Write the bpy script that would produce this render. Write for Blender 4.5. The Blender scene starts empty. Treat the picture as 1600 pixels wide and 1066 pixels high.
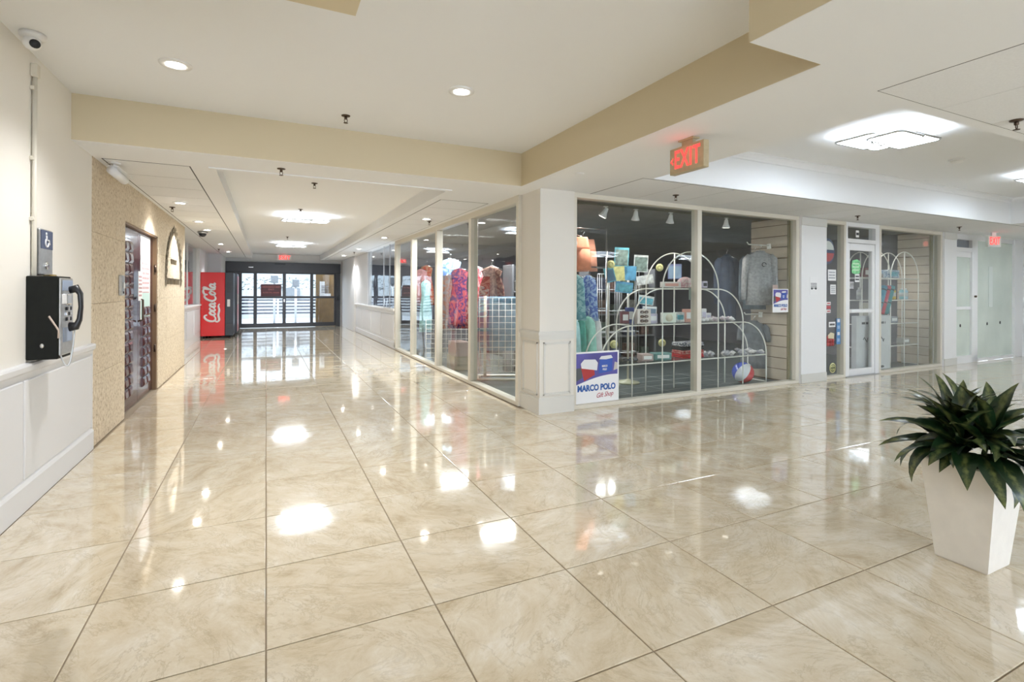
import bpy, bmesh, math, random
from mathutils import Vector, Matrix, Euler
R = random.Random(7)
S = bpy.context.scene
COL = S.collection
PI = math.pi

# ------------------------------------------------------------------ camera, world, exposure
cam_data = bpy.data.cameras.new('camera')
cam = bpy.data.objects.new('camera', cam_data); COL.objects.link(cam)
cam_data.sensor_fit = 'HORIZONTAL'; cam_data.sensor_width = 36.0
cam_data.lens = 799.0 / 1600 * 36.0
cam_data.shift_y = -(533.0 - 455.2) / 1600.0
cam_data.clip_start = 0.05; cam_data.clip_end = 200
YAW = 0.4483
cam.matrix_world = Matrix.Translation((0, 0, 1.32)) @ Matrix.Rotation(-YAW, 4, 'Z') @ Matrix.Rotation(PI / 2, 4, 'X') @ Matrix.Rotation(0.0045, 4, 'Z')
S.camera = cam

S.view_settings.view_transform = 'Standard'
S.view_settings.look = 'None'
S.view_settings.gamma = 1.0
S.view_settings.exposure = 1.15
S.view_settings.use_curve_mapping = False
S.cycles.use_denoising = True
S.cycles.max_bounces = 10
S.cycles.diffuse_bounces = 5
S.cycles.glossy_bounces = 5
S.cycles.transparent_max_bounces = 24
S.cycles.caustics_reflective = False
S.cycles.caustics_refractive = False
S.cycles.sample_clamp_indirect = 6.0

world = bpy.data.worlds.new('world'); S.world = world
world.use_nodes = True
bg = world.node_tree.nodes['Background']
bg.inputs[0].default_value = (0.76, 0.86, 1.0, 1)
bg.inputs[1].default_value = 3.3
FIXTURE_POWER = 10.0
DOWNLIGHT_POWER = 22.0
SPOT_WATTS = 52.0

# ------------------------------------------------------------------ materials
MATS = {}
def new_mat(name):
    m = bpy.data.materials.new(name); m.use_nodes = True
    nt = m.node_tree
    return m, nt, nt.nodes['Principled BSDF']
def mat(name, col, rough=0.5, metal=0.0, noise=0.0, nscale=8.0, bump=0.0, bscale=60.0, spec=0.5, coat=0.0):
    if name in MATS: return MATS[name]
    m, nt, b = new_mat(name)
    b.inputs['Base Color'].default_value = (*col, 1)
    b.inputs['Roughness'].default_value = rough
    b.inputs['Metallic'].default_value = metal
    b.inputs['Specular IOR Level'].default_value = spec
    b.inputs['Coat Weight'].default_value = coat
    tc = nt.nodes.new('ShaderNodeTexCoord')
    if noise > 0:
        n = nt.nodes.new('ShaderNodeTexNoise'); n.inputs['Scale'].default_value = nscale; n.inputs['Detail'].default_value = 6
        nt.links.new(tc.outputs['Object'], n.inputs['Vector'])
        r = nt.nodes.new('ShaderNodeValToRGB')
        r.color_ramp.elements[0].position = 0.3; r.color_ramp.elements[1].position = 0.7
        r.color_ramp.elements[0].color = (*[max(0, c * (1 - noise)) for c in col], 1)
        r.color_ramp.elements[1].color = (*[min(1, c * (1 + noise)) for c in col], 1)
        nt.links.new(n.outputs['Fac'], r.inputs[0]); nt.links.new(r.outputs[0], b.inputs['Base Color'])
    if bump > 0:
        n2 = nt.nodes.new('ShaderNodeTexNoise'); n2.inputs['Scale'].default_value = bscale; n2.inputs['Detail'].default_value = 4
        nt.links.new(tc.outputs['Object'], n2.inputs['Vector'])
        bp = nt.nodes.new('ShaderNodeBump'); bp.inputs['Strength'].default_value = bump; bp.inputs['Distance'].default_value = 0.01
        nt.links.new(n2.outputs['Fac'], bp.inputs['Height']); nt.links.new(bp.outputs[0], b.inputs['Normal'])
    MATS[name] = m
    return m
def emit(name, col, strength):
    if name in MATS: return MATS[name]
    m, nt, b = new_mat(name)
    b.inputs['Base Color'].default_value = (*col, 1)
    b.inputs['Emission Color'].default_value = (*col, 1)
    b.inputs['Emission Strength'].default_value = strength
    MATS[name] = m
    return m
def glass(name, tint, ior=1.5, refl=1.0):
    if name in MATS: return MATS[name]
    m, nt, b = new_mat(name)
    nt.nodes.remove(b)
    out = nt.nodes['Material Output']
    t = nt.nodes.new('ShaderNodeBsdfTransparent'); t.inputs[0].default_value = (*tint, 1)
    g = nt.nodes.new('ShaderNodeBsdfGlossy'); g.inputs['Roughness'].default_value = 0.0; g.inputs[0].default_value = (refl, refl, refl, 1)
    f = nt.nodes.new('ShaderNodeFresnel')
    ge = nt.nodes.new('ShaderNodeNewGeometry'); ma = nt.nodes.new('ShaderNodeMath'); ma.operation = 'MULTIPLY_ADD'
    nt.links.new(ge.outputs['Backfacing'], ma.inputs[0]); ma.inputs[1].default_value = 1.0 / ior - ior; ma.inputs[2].default_value = ior   # same reflectance from both faces
    nt.links.new(ma.outputs[0], f.inputs[0])
    tc = nt.nodes.new('ShaderNodeTexCoord')
    n = nt.nodes.new('ShaderNodeTexNoise'); n.inputs['Scale'].default_value = 1.6; n.inputs['Detail'].default_value = 1
    bp = nt.nodes.new('ShaderNodeBump'); bp.inputs['Strength'].default_value = 0.06; bp.inputs['Distance'].default_value = 0.05
    nt.links.new(tc.outputs['Object'], n.inputs['Vector']); nt.links.new(n.outputs['Fac'], bp.inputs['Height'])
    nt.links.new(bp.outputs[0], g.inputs['Normal'])
    x = nt.nodes.new('ShaderNodeMixShader')
    nt.links.new(f.outputs[0], x.inputs[0]); nt.links.new(t.outputs[0], x.inputs[1]); nt.links.new(g.outputs[0], x.inputs[2])
    nt.links.new(x.outputs[0], out.inputs[0])
    MATS[name] = m
    return m

def travertine():
    m, nt, b = new_mat('polished_travertine')
    L = nt.links.new; N = nt.nodes.new
    tc = N('ShaderNodeTexCoord'); oi = N('ShaderNodeObjectInfo')
    mul = N('ShaderNodeVectorMath'); mul.operation = 'SCALE'; mul.inputs[0].default_value = (61.0, 37.0, 53.0)
    L(oi.outputs['Random'], mul.inputs['Scale'])
    add = N('ShaderNodeVectorMath'); add.operation = 'ADD'
    vr = N('ShaderNodeVectorRotate'); vr.rotation_type = 'Z_AXIS'
    an = N('ShaderNodeMath'); an.operation = 'MULTIPLY'; L(oi.outputs['Random'], an.inputs[0]); an.inputs[1].default_value = 4.5
    L(tc.outputs['Object'], vr.inputs['Vector']); L(an.outputs[0], vr.inputs['Angle'])
    L(vr.outputs[0], add.inputs[0]); L(mul.outputs[0], add.inputs[1])
    mp = N('ShaderNodeMapping'); mp.inputs['Scale'].default_value = (1.2, 2.1, 1.0)
    L(add.outputs[0], mp.inputs[0])
    n1 = N('ShaderNodeTexNoise'); n1.inputs['Scale'].default_value = 2.1; n1.inputs['Detail'].default_value = 15; n1.inputs['Roughness'].default_value = 0.76; n1.inputs['Distortion'].default_value = 0.5
    L(mp.outputs[0], n1.inputs['Vector'])
    r = N('ShaderNodeValToRGB'); e = r.color_ramp.elements
    e[0].position = 0.32; e[0].color = (0.50, 0.40, 0.265, 1)
    e[1].position = 0.66; e[1].color = (0.78, 0.72, 0.62, 1)
    e2 = r.color_ramp.elements.new(0.46); e2.color = (0.645, 0.55, 0.405, 1)
    e3 = r.color_ramp.elements.new(0.56); e3.color = (0.705, 0.625, 0.49, 1)
    L(n1.outputs['Fac'], r.inputs[0])
    n2 = N('ShaderNodeTexNoise'); n2.inputs['Scale'].default_value = 2.2; n2.inputs['Detail'].default_value = 10; n2.inputs['Roughness'].default_value = 0.7; n2.inputs['Distortion'].default_value = 1.2
    L(mp.outputs[0], n2.inputs['Vector'])
    v = N('ShaderNodeValToRGB'); ve = v.color_ramp.elements
    ve[0].position = 0.475; ve[0].color = (0, 0, 0, 1); ve[1].position = 0.5; ve[1].color = (1, 1, 1, 1)
    v3 = v.color_ramp.elements.new(0.525); v3.color = (0, 0, 0, 1)
    L(n2.outputs['Fac'], v.inputs[0])
    n3 = N('ShaderNodeTexNoise'); n3.inputs['Scale'].default_value = 3.0; n3.inputs['Detail'].default_value = 2
    L(add.outputs[0], n3.inputs['Vector'])
    mm = N('ShaderNodeMath'); mm.operation = 'MULTIPLY'; L(v.outputs[0], mm.inputs[0]); L(n3.outputs['Fac'], mm.inputs[1])
    mm2 = N('ShaderNodeMath'); mm2.operation = 'MULTIPLY'; L(mm.outputs[0], mm2.inputs[0]); mm2.inputs[1].default_value = 0.62
    mx = N('ShaderNodeMix'); mx.data_type = 'RGBA'
    L(mm2.outputs[0], mx.inputs[0]); L(r.outputs[0], mx.inputs[6]); mx.inputs[7].default_value = (0.36, 0.28, 0.17, 1)
    L(mx.outputs[2], b.inputs['Base Color'])
    b.inputs['Roughness'].default_value = 0.075
    b.inputs['Specular IOR Level'].default_value = 0.6
    b.inputs['Coat Weight'].default_value = 0.7; b.inputs['Coat Roughness'].default_value = 0.02
    n4 = N('ShaderNodeTexNoise'); n4.inputs['Scale'].default_value = 9.0; n4.inputs['Detail'].default_value = 1
    L(add.outputs[0], n4.inputs['Vector'])
    bp = N('ShaderNodeBump'); bp.inputs['Strength'].default_value = 0.035; bp.inputs['Distance'].default_value = 0.01
    L(n4.outputs['Fac'], bp.inputs['Height']); L(bp.outputs[0], b.inputs['Normal']); L(bp.outputs[0], b.inputs['Coat Normal'])
    return m
def coral_stone():
    m, nt, b = new_mat('coral_stone'); L = nt.links.new; N = nt.nodes.new
    tc = N('ShaderNodeTexCoord'); oi = N('ShaderNodeObjectInfo')
    mul = N('ShaderNodeVectorMath'); mul.operation = 'SCALE'; mul.inputs[0].default_value = (31.0, 17.0, 23.0)
    L(oi.outputs['Random'], mul.inputs['Scale'])
    add = N('ShaderNodeVectorMath'); add.operation = 'ADD'; L(tc.outputs['Object'], add.inputs[0]); L(mul.outputs[0], add.inputs[1])
    n1 = N('ShaderNodeTexNoise'); n1.inputs['Scale'].default_value = 34; n1.inputs['Detail'].default_value = 8; n1.inputs['Roughness'].default_value = 0.7; L(add.outputs[0], n1.inputs['Vector'])
    r = N('ShaderNodeValToRGB'); e = r.color_ramp.elements
    e[0].position = 0.34; e[0].color = (0.36, 0.27, 0.17, 1); e[1].position = 0.62; e[1].color = (0.75, 0.655, 0.51, 1)
    x = r.color_ramp.elements.new(0.45); x.color = (0.62, 0.515, 0.375, 1)
    L(n1.outputs['Fac'], r.inputs[0]); L(r.outputs[0], b.inputs['Base Color'])
    b.inputs['Roughness'].default_value = 0.85
    bp = N('ShaderNodeBump'); bp.inputs['Strength'].default_value = 0.5; bp.inputs['Distance'].default_value = 0.01
    L(n1.outputs['Fac'], bp.inputs['Height']); L(bp.outputs[0], b.inputs['Normal'])
    return m
def leaf_mat():
    m, nt, b = new_mat('variegated_leaf'); L = nt.links.new; N = nt.nodes.new
    tc = N('ShaderNodeTexCoord'); sx = N('ShaderNodeSeparateXYZ'); L(tc.outputs['Object'], sx.inputs[0])
    ab = N('ShaderNodeMath'); ab.operation = 'ABSOLUTE'; L(sx.outputs['Y'], ab.inputs[0])
    n = N('ShaderNodeTexNoise'); n.inputs['Scale'].default_value = 55; n.inputs['Detail'].default_value = 5
    mp = N('ShaderNodeMapping'); mp.inputs['Scale'].default_value = (0.45, 1.0, 1.0); L(tc.outputs['Object'], mp.inputs[0]); L(mp.outputs[0], n.inputs['Vector'])
    ma = N('ShaderNodeMath'); ma.operation = 'MULTIPLY_ADD'; L(n.outputs['Fac'], ma.inputs[0]); ma.inputs[1].default_value = 0.05; L(ab.outputs[0], ma.inputs[2])
    r = N('ShaderNodeValToRGB'); e = r.color_ramp.elements
    e[0].position = 0.022; e[0].color = (0.13, 0.15, 0.05, 1); e[1].position = 0.040; e[1].color = (0.007, 0.024, 0.008, 1)
    L(ma.outputs[0], r.inputs[0]); L(r.outputs[0], b.inputs['Base Color'])
    b.inputs['Roughness'].default_value = 0.28
    return m
def ball_mat():
    m, nt, b = new_mat('beach_ball_vinyl'); L = nt.links.new; N = nt.nodes.new
    b.inputs['Roughness'].default_value = 0.2
    return m

M_TILE = travertine()
M_STONE = coral_stone()
M_LEAF = leaf_mat()
M_GROUT = mat('grout', (0.26, 0.20, 0.13), 0.7)
M_CEIL = mat('ceiling_white', (0.78, 0.79, 0.80), 0.8, bump=0.03, bscale=200)
M_PANEL = mat('acoustic_panel', (0.76, 0.77, 0.78), 0.85, noise=0.03, nscale=90)
M_SEAM = mat('seam_grey', (0.07, 0.07, 0.07), 0.8)
M_TAN = mat('tan_paint', (0.60, 0.515, 0.355), 0.7, bump=0.03, bscale=150)
M_WALL = mat('warm_white_wall', (0.80, 0.77, 0.71), 0.6, bump=0.03, bscale=120)
M_WAINS = mat('wainscot_paint', (0.70, 0.70, 0.71), 0.45)
M_WHITE = mat('white_paint', (0.78, 0.78, 0.78), 0.4)
M_CREAM = mat('cream_frame', (0.66, 0.62, 0.53), 0.4)
M_COLUMN = mat('column_paint', (0.69, 0.66, 0.60), 0.5)
M_COLTRIM = mat('column_trim_paint', (0.63, 0.62, 0.58), 0.45)
M_BLACK = mat('black_satin', (0.012, 0.012, 0.015), 0.35)
M_DARK = mat('dark_bronze', (0.018, 0.016, 0.018), 0.3)
M_CHROME = mat('chrome', (0.75, 0.75, 0.76), 0.15, 1.0)
M_STEEL = mat('brushed_steel', (0.55, 0.56, 0.57), 0.35, 1.0, noise=0.08, nscale=40)
M_BRONZE = mat('sprinkler_bronze', (0.10, 0.07, 0.05), 0.4, 0.8)
M_GLASS = glass('shop_glass', (0.93, 0.95, 0.94), 1.46)
M_GLASSL = glass('corridor_glass', (0.93, 0.95, 0.94), 1.50)
M_GLASSD = glass('door_glass', (0.97, 0.98, 0.98), 1.35)
M_LED = emit('led_panel', (0.84, 0.92, 1.0), FIXTURE_POWER)
M_DOWN = emit('downlight_lens', (1.0, 0.96, 0.90), DOWNLIGHT_POWER)
M_RED = emit('exit_red', (1.0, 0.05, 0.045), 0.85)
M_GOLD = mat('brass_housing', (0.46, 0.38, 0.24), 0.4, 0.2, noise=0.08, nscale=30)
M_WOOD = mat('mahogany', (0.060, 0.014, 0.018), 0.22, noise=0.35, nscale=9, coat=0.3)
M_JAMB = mat('brown_jamb', (0.20, 0.12, 0.06), 0.45)
M_PAPER = mat('paper_white', (0.80, 0.80, 0.80), 0.6)
M_PAPERB = mat('paper_pale_green', (0.50, 0.66, 0.62), 0.6)
M_INK = mat('ink_black', (0.02, 0.02, 0.025), 0.6)
M_COKE = mat('vending_red', (0.72, 0.022, 0.022), 0.25)
M_TUBEW = mat('white_tube', (0.88, 0.86, 0.80), 0.3)
M_SLAT = mat('slatwall_tan', (0.56, 0.46, 0.35), 0.6, noise=0.10, nscale=5)
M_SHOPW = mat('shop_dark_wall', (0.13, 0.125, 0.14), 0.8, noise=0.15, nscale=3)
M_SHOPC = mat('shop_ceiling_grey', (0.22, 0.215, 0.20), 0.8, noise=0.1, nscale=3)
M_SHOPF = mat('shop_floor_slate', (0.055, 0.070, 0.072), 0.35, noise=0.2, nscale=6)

# ------------------------------------------------------------------ mesh builder
class MB:
    def __init__(s): s.v = []; s.f = []; s.mi = []; s.sm = []; s.m = 0; s.T = None
    def add(s, vs, fs, smooth=False):
        o = len(s.v)
        if s.T is not None: vs = [tuple(s.T @ Vector(p)) for p in vs]
        s.v += [tuple(p) for p in vs]
        for f in fs:
            s.f.append(tuple(i + o for i in f)); s.mi.append(s.m); s.sm.append(smooth)
        return s
    def box(s, x0, x1, y0, y1, z0, z1):
        if x1 < x0: x0, x1 = x1, x0
        if y1 < y0: y0, y1 = y1, y0
        if z1 < z0: z0, z1 = z1, z0
        vs = [(x, y, z) for z in (z0, z1) for y in (y0, y1) for x in (x0, x1)]
        return s.add(vs, [(0, 2, 3, 1), (4, 5, 7, 6), (0, 1, 5, 4), (2, 6, 7, 3), (0, 4, 6, 2), (1, 3, 7, 5)])
    def cbox(s, x0, x1, y0, y1, z0, z1, b=0.004):
        "box with chamfered edges"
        bm = bmesh.new()
        r = bmesh.ops.create_cube(bm, size=1.0)
        for v in bm.verts:
            v.co = Vector(((x0 + x1) / 2 + v.co.x * (x1 - x0), (y0 + y1) / 2 + v.co.y * (y1 - y0), (z0 + z1) / 2 + v.co.z * (z1 - z0)))
        bmesh.ops.bevel(bm, geom=list(bm.edges), offset=b, segments=1, affect='EDGES', profile=0.5)
        return s.bm(bm)
    def bm(s, bm, smooth=False):
        bm.verts.index_update()
        s.add([v.co[:] for v in bm.verts], [[v.index for v in f.verts] for f in bm.faces], smooth)
        bm.free(); return s
    def tube(s, pts, r, n=8, closed=False, cap=True, flat=None):
        pts = [Vector(p) for p in pts]; k = len(pts)
        rr = r if isinstance(r, (list, tuple)) else [r] * k
        vs = []; up = None
        for i, p in enumerate(pts):
            a = pts[(i - 1) % k] if (closed or i > 0) else p
            c = pts[(i + 1) % k] if (closed or i < k - 1) else p
            d = (c - a)
            d = d.normalized() if d.length > 1e-9 else Vector((0, 0, 1))
            if up is None:
                up = Vector((0, 0, 1)) if abs(d.z) < 0.9 else Vector((1, 0, 0))
            u = (up - d * up.dot(d))
            if u.length < 1e-6: u = d.orthogonal()
            u.normalize(); w = d.cross(u); up = u
            for j in range(n):
                t = 2 * PI * j / n
                vs.append(p + (u * math.cos(t) + w * math.sin(t)) * rr[i])
        fs = []
        for i in range(k if closed else k - 1):
            i2 = (i + 1) % k
            for j in range(n):
                fs.append((i * n + j, i * n + (j + 1) % n, i2 * n + (j + 1) % n, i2 * n + j))
        if cap and not closed:
            fs.append(tuple(reversed(range(n)))); fs.append(tuple((k - 1) * n + j for j in range(n)))
        return s.add(vs, fs, True)
    def lathe(s, prof, n=20, c=(0, 0, 0), smooth=True):
        vs = []; fs = []; k = len(prof)
        for r, z in prof:
            for j in range(n):
                t = 2 * PI * j / n
                vs.append((c[0] + r * math.cos(t), c[1] + r * math.sin(t), c[2] + z))
        for i in range(k - 1):
            for j in range(n):
                fs.append((i * n + j, i * n + (j + 1) % n, (i + 1) * n + (j + 1) % n, (i + 1) * n + j))
        fs.append(tuple(reversed(range(n)))); fs.append(tuple((k - 1) * n + j for j in range(n)))
        return s.add(vs, fs, smooth)
    def prism(s, poly, z0, z1, axis='z'):
        "poly in a plane, extruded along axis"
        n = len(poly)
        def P(a, b, c): return {'z': (a, b, c), 'y': (a, c, b), 'x': (c, a, b)}[axis]
        vs = [P(a, b, z0) for a, b in poly] + [P(a, b, z1) for a, b in poly]
        fs = [tuple(reversed(range(n))), tuple(range(n, 2 * n))] + [(i, (i + 1) % n, n + (i + 1) % n, n + i) for i in range(n)]
        return s.add(vs, fs)
    def build(s, name, mats, parent=None, loc=(0, 0, 0), rot=0.0, label=None, cat=None, group=None, kind=None):
        me = bpy.data.meshes.new(name)
        me.from_pydata(s.v, [], s.f)
        if not isinstance(mats, (list, tuple)): mats = [mats]
        for m in mats: me.materials.append(m)
        me.polygons.foreach_set('material_index', s.mi)
        me.polygons.foreach_set('use_smooth', s.sm)
        bm = bmesh.new(); bm.from_mesh(me); bmesh.ops.recalc_face_normals(bm, faces=bm.faces); bm.to_mesh(me); bm.free()
        me.update()
        return link(name, me, parent, loc, rot, label, cat, group, kind)
def link(name, me, parent=None, loc=(0, 0, 0), rot=0.0, label=None, cat=None, group=None, kind=None):
    o = bpy.data.objects.new(name, me); COL.objects.link(o)
    o.location = loc
    o.rotation_euler = (0, 0, rot) if isinstance(rot, (int, float)) else rot
    if parent is not None: o.parent = parent
    tag(o, label, cat, group, kind)
    return o
def tag(o, label=None, cat=None, group=None, kind=None):
    if label: o['label'] = label
    if cat: o['category'] = cat
    if group: o['group'] = group
    if kind: o['kind'] = kind
    return o
def empty(name, loc, rot=0.0, label=None, cat=None, group=None, kind=None):
    return link(name, None, None, loc, rot, label, cat, group, kind)
KIDS = {}
def copy_tree(o, label=None, loc=None, rot=None, group=None):
    def cp(a, parent):
        b = a.copy(); COL.objects.link(b)
        if parent is not None: b.parent = parent
        for ch in [c for c in a.children]: cp(ch, b)
        return b
    r = cp(o, None)
    if label: r['label'] = label
    if group: r['group'] = group
    if loc is not None: r.location = loc
    if rot is not None: r.rotation_euler = (0, 0, rot) if isinstance(rot, (int, float)) else rot
    return r
def text_mesh(txt, size, depth=0.002, bold=0.0, shear=0.0, space=1.0):
    cu = bpy.data.curves.new('lettering', 'FONT'); cu.body = txt; cu.size = size; cu.extrude = depth
    cu.offset = bold; cu.shear = shear; cu.align_x = 'CENTER'; cu.align_y = 'CENTER'; cu.resolution_u = 3; cu.space_character = space
    o = bpy.data.objects.new('tmp', cu); COL.objects.link(o)
    dg = bpy.context.evaluated_depsgraph_get()
    me = bpy.data.meshes.new_from_object(o.evaluated_get(dg))
    bpy.data.objects.remove(o); bpy.data.curves.remove(cu)
    return me
def text(txt, size, m, parent, loc, rot, depth=0.002, bold=0.0, shear=0.0, space=1.0, sx=1.0, name='lettering', label=None):
    me = text_mesh(txt, size, depth, bold, shear, space); me.materials.clear(); me.materials.append(m)
    o = link(name, me, parent, loc, rot, label); o.scale = (sx, 1, 1)
    return o
FRONT = Euler((PI / 2, 0, 0))             # text upright facing -Y
FACE_PX = Euler((PI / 2, 0, PI / 2))      # facing +X
FACE_NX = Euler((PI / 2, 0, -PI / 2))     # facing -X
def ellipse(cx, cy, rx, ry, n=16, a0=0, a1=2 * PI):
    return [(cx + rx * math.cos(a0 + (a1 - a0) * i / n), cy + ry * math.sin(a0 + (a1 - a0) * i / n)) for i in range(n)]

# facade frame of the gift shop (a degree off square)
FROT = math.radians(1.0)
FAC = Matrix.Translation((2.64, 4.82, 0)) @ Matrix.Rotation(FROT, 4, 'Z')
def fp(s, d=0.0, z=0.0): return FAC @ Vector((s, d, z))

ZS, ZU = 2.425, 2.77        # soffit and lobby ceiling heights
XL = -1.30
# ------------------------------------------------------------------ floor
TX, TY, X0, Y0 = 0.642, 0.6125, 0.005, 2.0775
m = MB(); m.box(-3.5, 14.6, -6, 4.80, -0.06, -0.004); m.box(-3.5, 2.7, 4.80, 20.4, -0.06, -0.004)
m.prism([(2.64, 4.80), (14.6, 4.80), (14.6, 5.05), (2.64, 4.83)], -0.06, -0.004)
floor = m.build('floor', M_GROUT, kind='structure')
def tile_mb(mb, cx, cy, x0, x1, y0, y1):
    b = 0.0025
    vs = [(x0, y0, -0.008), (x1, y0, -0.008), (x1, y1, -0.008), (x0, y1, -0.008),
          (x0, y0, -b * 0.6), (x1, y0, -b * 0.6), (x1, y1, -b * 0.6), (x0, y1, -b * 0.6),
          (x0 + b, y0 + b, 0), (x1 - b, y0 + b, 0), (x1 - b, y1 - b, 0), (x0 + b, y1 - b, 0)]
    vs = [(a + cx, c + cy, z) for a, c, z in vs]
    fs = [(8, 9, 10, 11)]
    for i in range(4):
        j = (i + 1) % 4
        fs += [(i, j, 4 + j, 4 + i), (4 + i, 4 + j, 8 + j, 8 + i)]
    mb.add(vs, fs)
g = 0.0028
cells = []
for i in range(-3, 24):
    for j in range(-14, 32):
        x0, x1 = X0 + i * TX, X0 + (i + 1) * TX
        y0, y1 = Y0 + j * TY, Y0 + (j + 1) * TY
        ymax = 20.0 if x0 < 2.58 else 4.83 + (x0 - 2.64) * 0.0175 + 0.02
        xmax = 2.60 if y0 > 4.8 else 14.4
        xmin = XL if y1 < 10.7 else -1.62
        a0, a1, b0, b1 = max(x0, xmin), min(x1, xmax), max(y0, -6), min(y1, ymax)
        if a1 - a0 < 0.05 or b1 - b0 < 0.05: continue
        cx, cy = (a0 + a1) / 2, (b0 + b1) / 2
        depth = cx * math.sin(YAW) + cy * math.cos(YAW); lat = cx * math.cos(YAW) - cy * math.sin(YAW)
        vis = depth > 0.6 and abs(lat) < depth * 1.001 + 0.7
        cells.append((depth if vis else 1000 + math.hypot(cx, cy), a0, a1, b0, b1))
cells.sort()
meshes = {}
rest = MB()
for k, (dep, a0, a1, b0, b1) in enumerate(cells):
    cx, cy = (a0 + a1) / 2, (b0 + b1) / 2
    if k < 290 and dep < 900:
        key = (round(a1 - a0, 3), round(b1 - b0, 3))
        if key not in meshes:
            mb = MB(); hx, hy = (a1 - a0) / 2 - g, (b1 - b0) / 2 - g
            tile_mb(mb, 0, 0, -hx, hx, -hy, hy)
            o = mb.build('floor_tile', M_TILE, floor, (cx, cy, 0)); meshes[key] = o.data
        else:
            o = link('floor_tile', meshes[key], floor, (cx, cy, 0))
        o.rotation_euler = (R.uniform(-1, 1) * 0.0011, R.uniform(-1, 1) * 0.0011, 0)
    else:
        tile_mb(rest, cx, cy, -(a1 - a0) / 2 + g, (a1 - a0) / 2 - g, -(b1 - b0) / 2 + g, (b1 - b0) / 2 - g)
rest.build('floor_tiles', M_TILE, floor, kind='stuff')

# ------------------------------------------------------------------ ceiling
ZT = 2.95
m = MB()
m.box(-1.5, 2.44, -6, 4.84, ZU, ZT)                         # lobby ceiling
m.box(-1.7, 2.42, 4.815, 5.37, ZS, ZT); m.box(2.42, 2.70, 4.84, 5.37, ZS, ZT)                      # front soffit of the corridor
m.box(-1.75, -0.42, 5.37, 20.0, ZS, ZT); m.box(1.78, 2.70, 5.37, 20.0, ZS, ZT); 
m.box(-0.42, 1.78, 5.37, 20.0, 2.585, ZT)                   # corridor recess
m.box(2.42, 3.40, 1.585, 4.84, ZS, ZT); m.box(1.925, 14.5, -6, 1.585, ZS, ZT); m.box(3.40, 14.5, 1.585, 1.74, ZS, ZT)
m.box(10.68, 14.5, 1.74, 5.3, ZS, ZT); m.box(3.40, 10.68, 3.90, 4.84, ZS, ZT)
m.prism([(2.70, 4.84), (10.68, 4.84), (10.68, 5.10), (2.70, 4.96)], ZS, ZT)
m.box(3.40, 10.68, 1.74, 3.90, 2.83, ZT)                    # right recess
ceiling = m.build('ceiling', M_CEIL, kind='structure')
m = MB(); m.box(XL, 2.417, 4.812, 4.815, ZS + 0.002, ZU); m.box(2.417, 2.42, 1.588, 4.812, ZS + 0.002, ZU); m.box(1.922, 1.925, -6, 1.585, ZS + 0.002, ZU); m.box(1.922, 2.417, 1.585, 1.588, ZS + 0.002, ZU)
m.build('beam', M_TAN, ceiling)
m = MB(); m.box(XL, 0.32, -4, 2.13, ZS, ZU)
m.build('dropped_beam', M_TAN, ceiling)
# acoustic panels of the soffits
def panel(x0, x1, y0, y1, rot=0, org=None, gap=0.007):
    mb = MB(); hx, hy = (x1 - x0) / 2 - gap * 0.8, (y1 - y0) / 2 - gap
    mb.cbox(-hx, hx, -hy, hy, -0.0026, 0.004, 0.0008)
    c = Vector(((x0 + x1) / 2, (y0 + y1) / 2, ZS))
    if org is not None: c = org @ c
    mb.build('ceiling_panel', M_PANEL, ceiling, c, rot)
mseam = MB()
y = 5.38
while y < 18.8:
    panel(-1.25, -0.62, y, y + 0.61); panel(1.90, 2.52, y + 0.57, min(y + 1.18, 19.3)); y += 0.61
mseam.box(-1.255, -0.615, 5.375, y, ZS - 0.001, ZS + 0.002); mseam.box(1.895, 2.525, 5.945, 19.35, ZS - 0.001, ZS + 0.002)
x = 3.30
while x < 13.5:
    panel(x, x + 0.62, 3.93, 4.86, gap=0.005); x += 0.62
mseam.box(3.295, x, 3.925, 4.865, ZS - 0.001, ZS + 0.002)
x = 3.01
while x < 7.5:
    panel(x, x + 0.62, 1.04, 1.655, gap=0.003); panel(x, x + 0.62, 0.425, 1.04, gap=0.003); x += 0.62
mseam.box(3.008, x - 0.003, 0.423, 1.657, ZS - 0.001, ZS + 0.002)
mseam.build('panel_seam', M_SEAM, ceiling)
# crown moulding of the right recess and edge trims of the corridor recess
def molding(mb, axis, a0, a1, b, z, sgn, h=0.075, d=0.06):
    prof = [(-0.012, 0.012), (-0.012, -h), (0.012, -h), (0.016, -h * 0.72), (d * 0.55, -h * 0.32), (d * 0.8, -h * 0.16), (d, -h * 0.14), (d, 0.012)]
    poly = [(b + sgn * p, z + q) for p, q in prof]
    mb.prism(poly, a0, a1, 'x' if axis == 'x' else 'y')
m = MB(); molding(m, 'x', 3.40, 10.68, 3.90, 2.83, -1); molding(m, 'y', 1.74, 3.90, 10.68, 2.83, -1); molding(m, 'x', 3.40, 10.68, 1.74, 2.83, 1); molding(m, 'y', 1.74, 3.9, 3.40, 2.83, 1)
m.build('trim_1', M_CEIL, kind='structure')
m = MB()
m.box(-0.47, -0.415, 5.372, 19.99, ZS - 0.010, ZS + 0.02); m.box(1.775, 1.83, 5.372, 19.99, ZS - 0.010, ZS + 0.02); m.box(-0.47, 1.83, 5.32, 5.372, ZS - 0.010, ZS + 0.02)
m.build('trim_2', M_CEIL, kind='structure')

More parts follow.
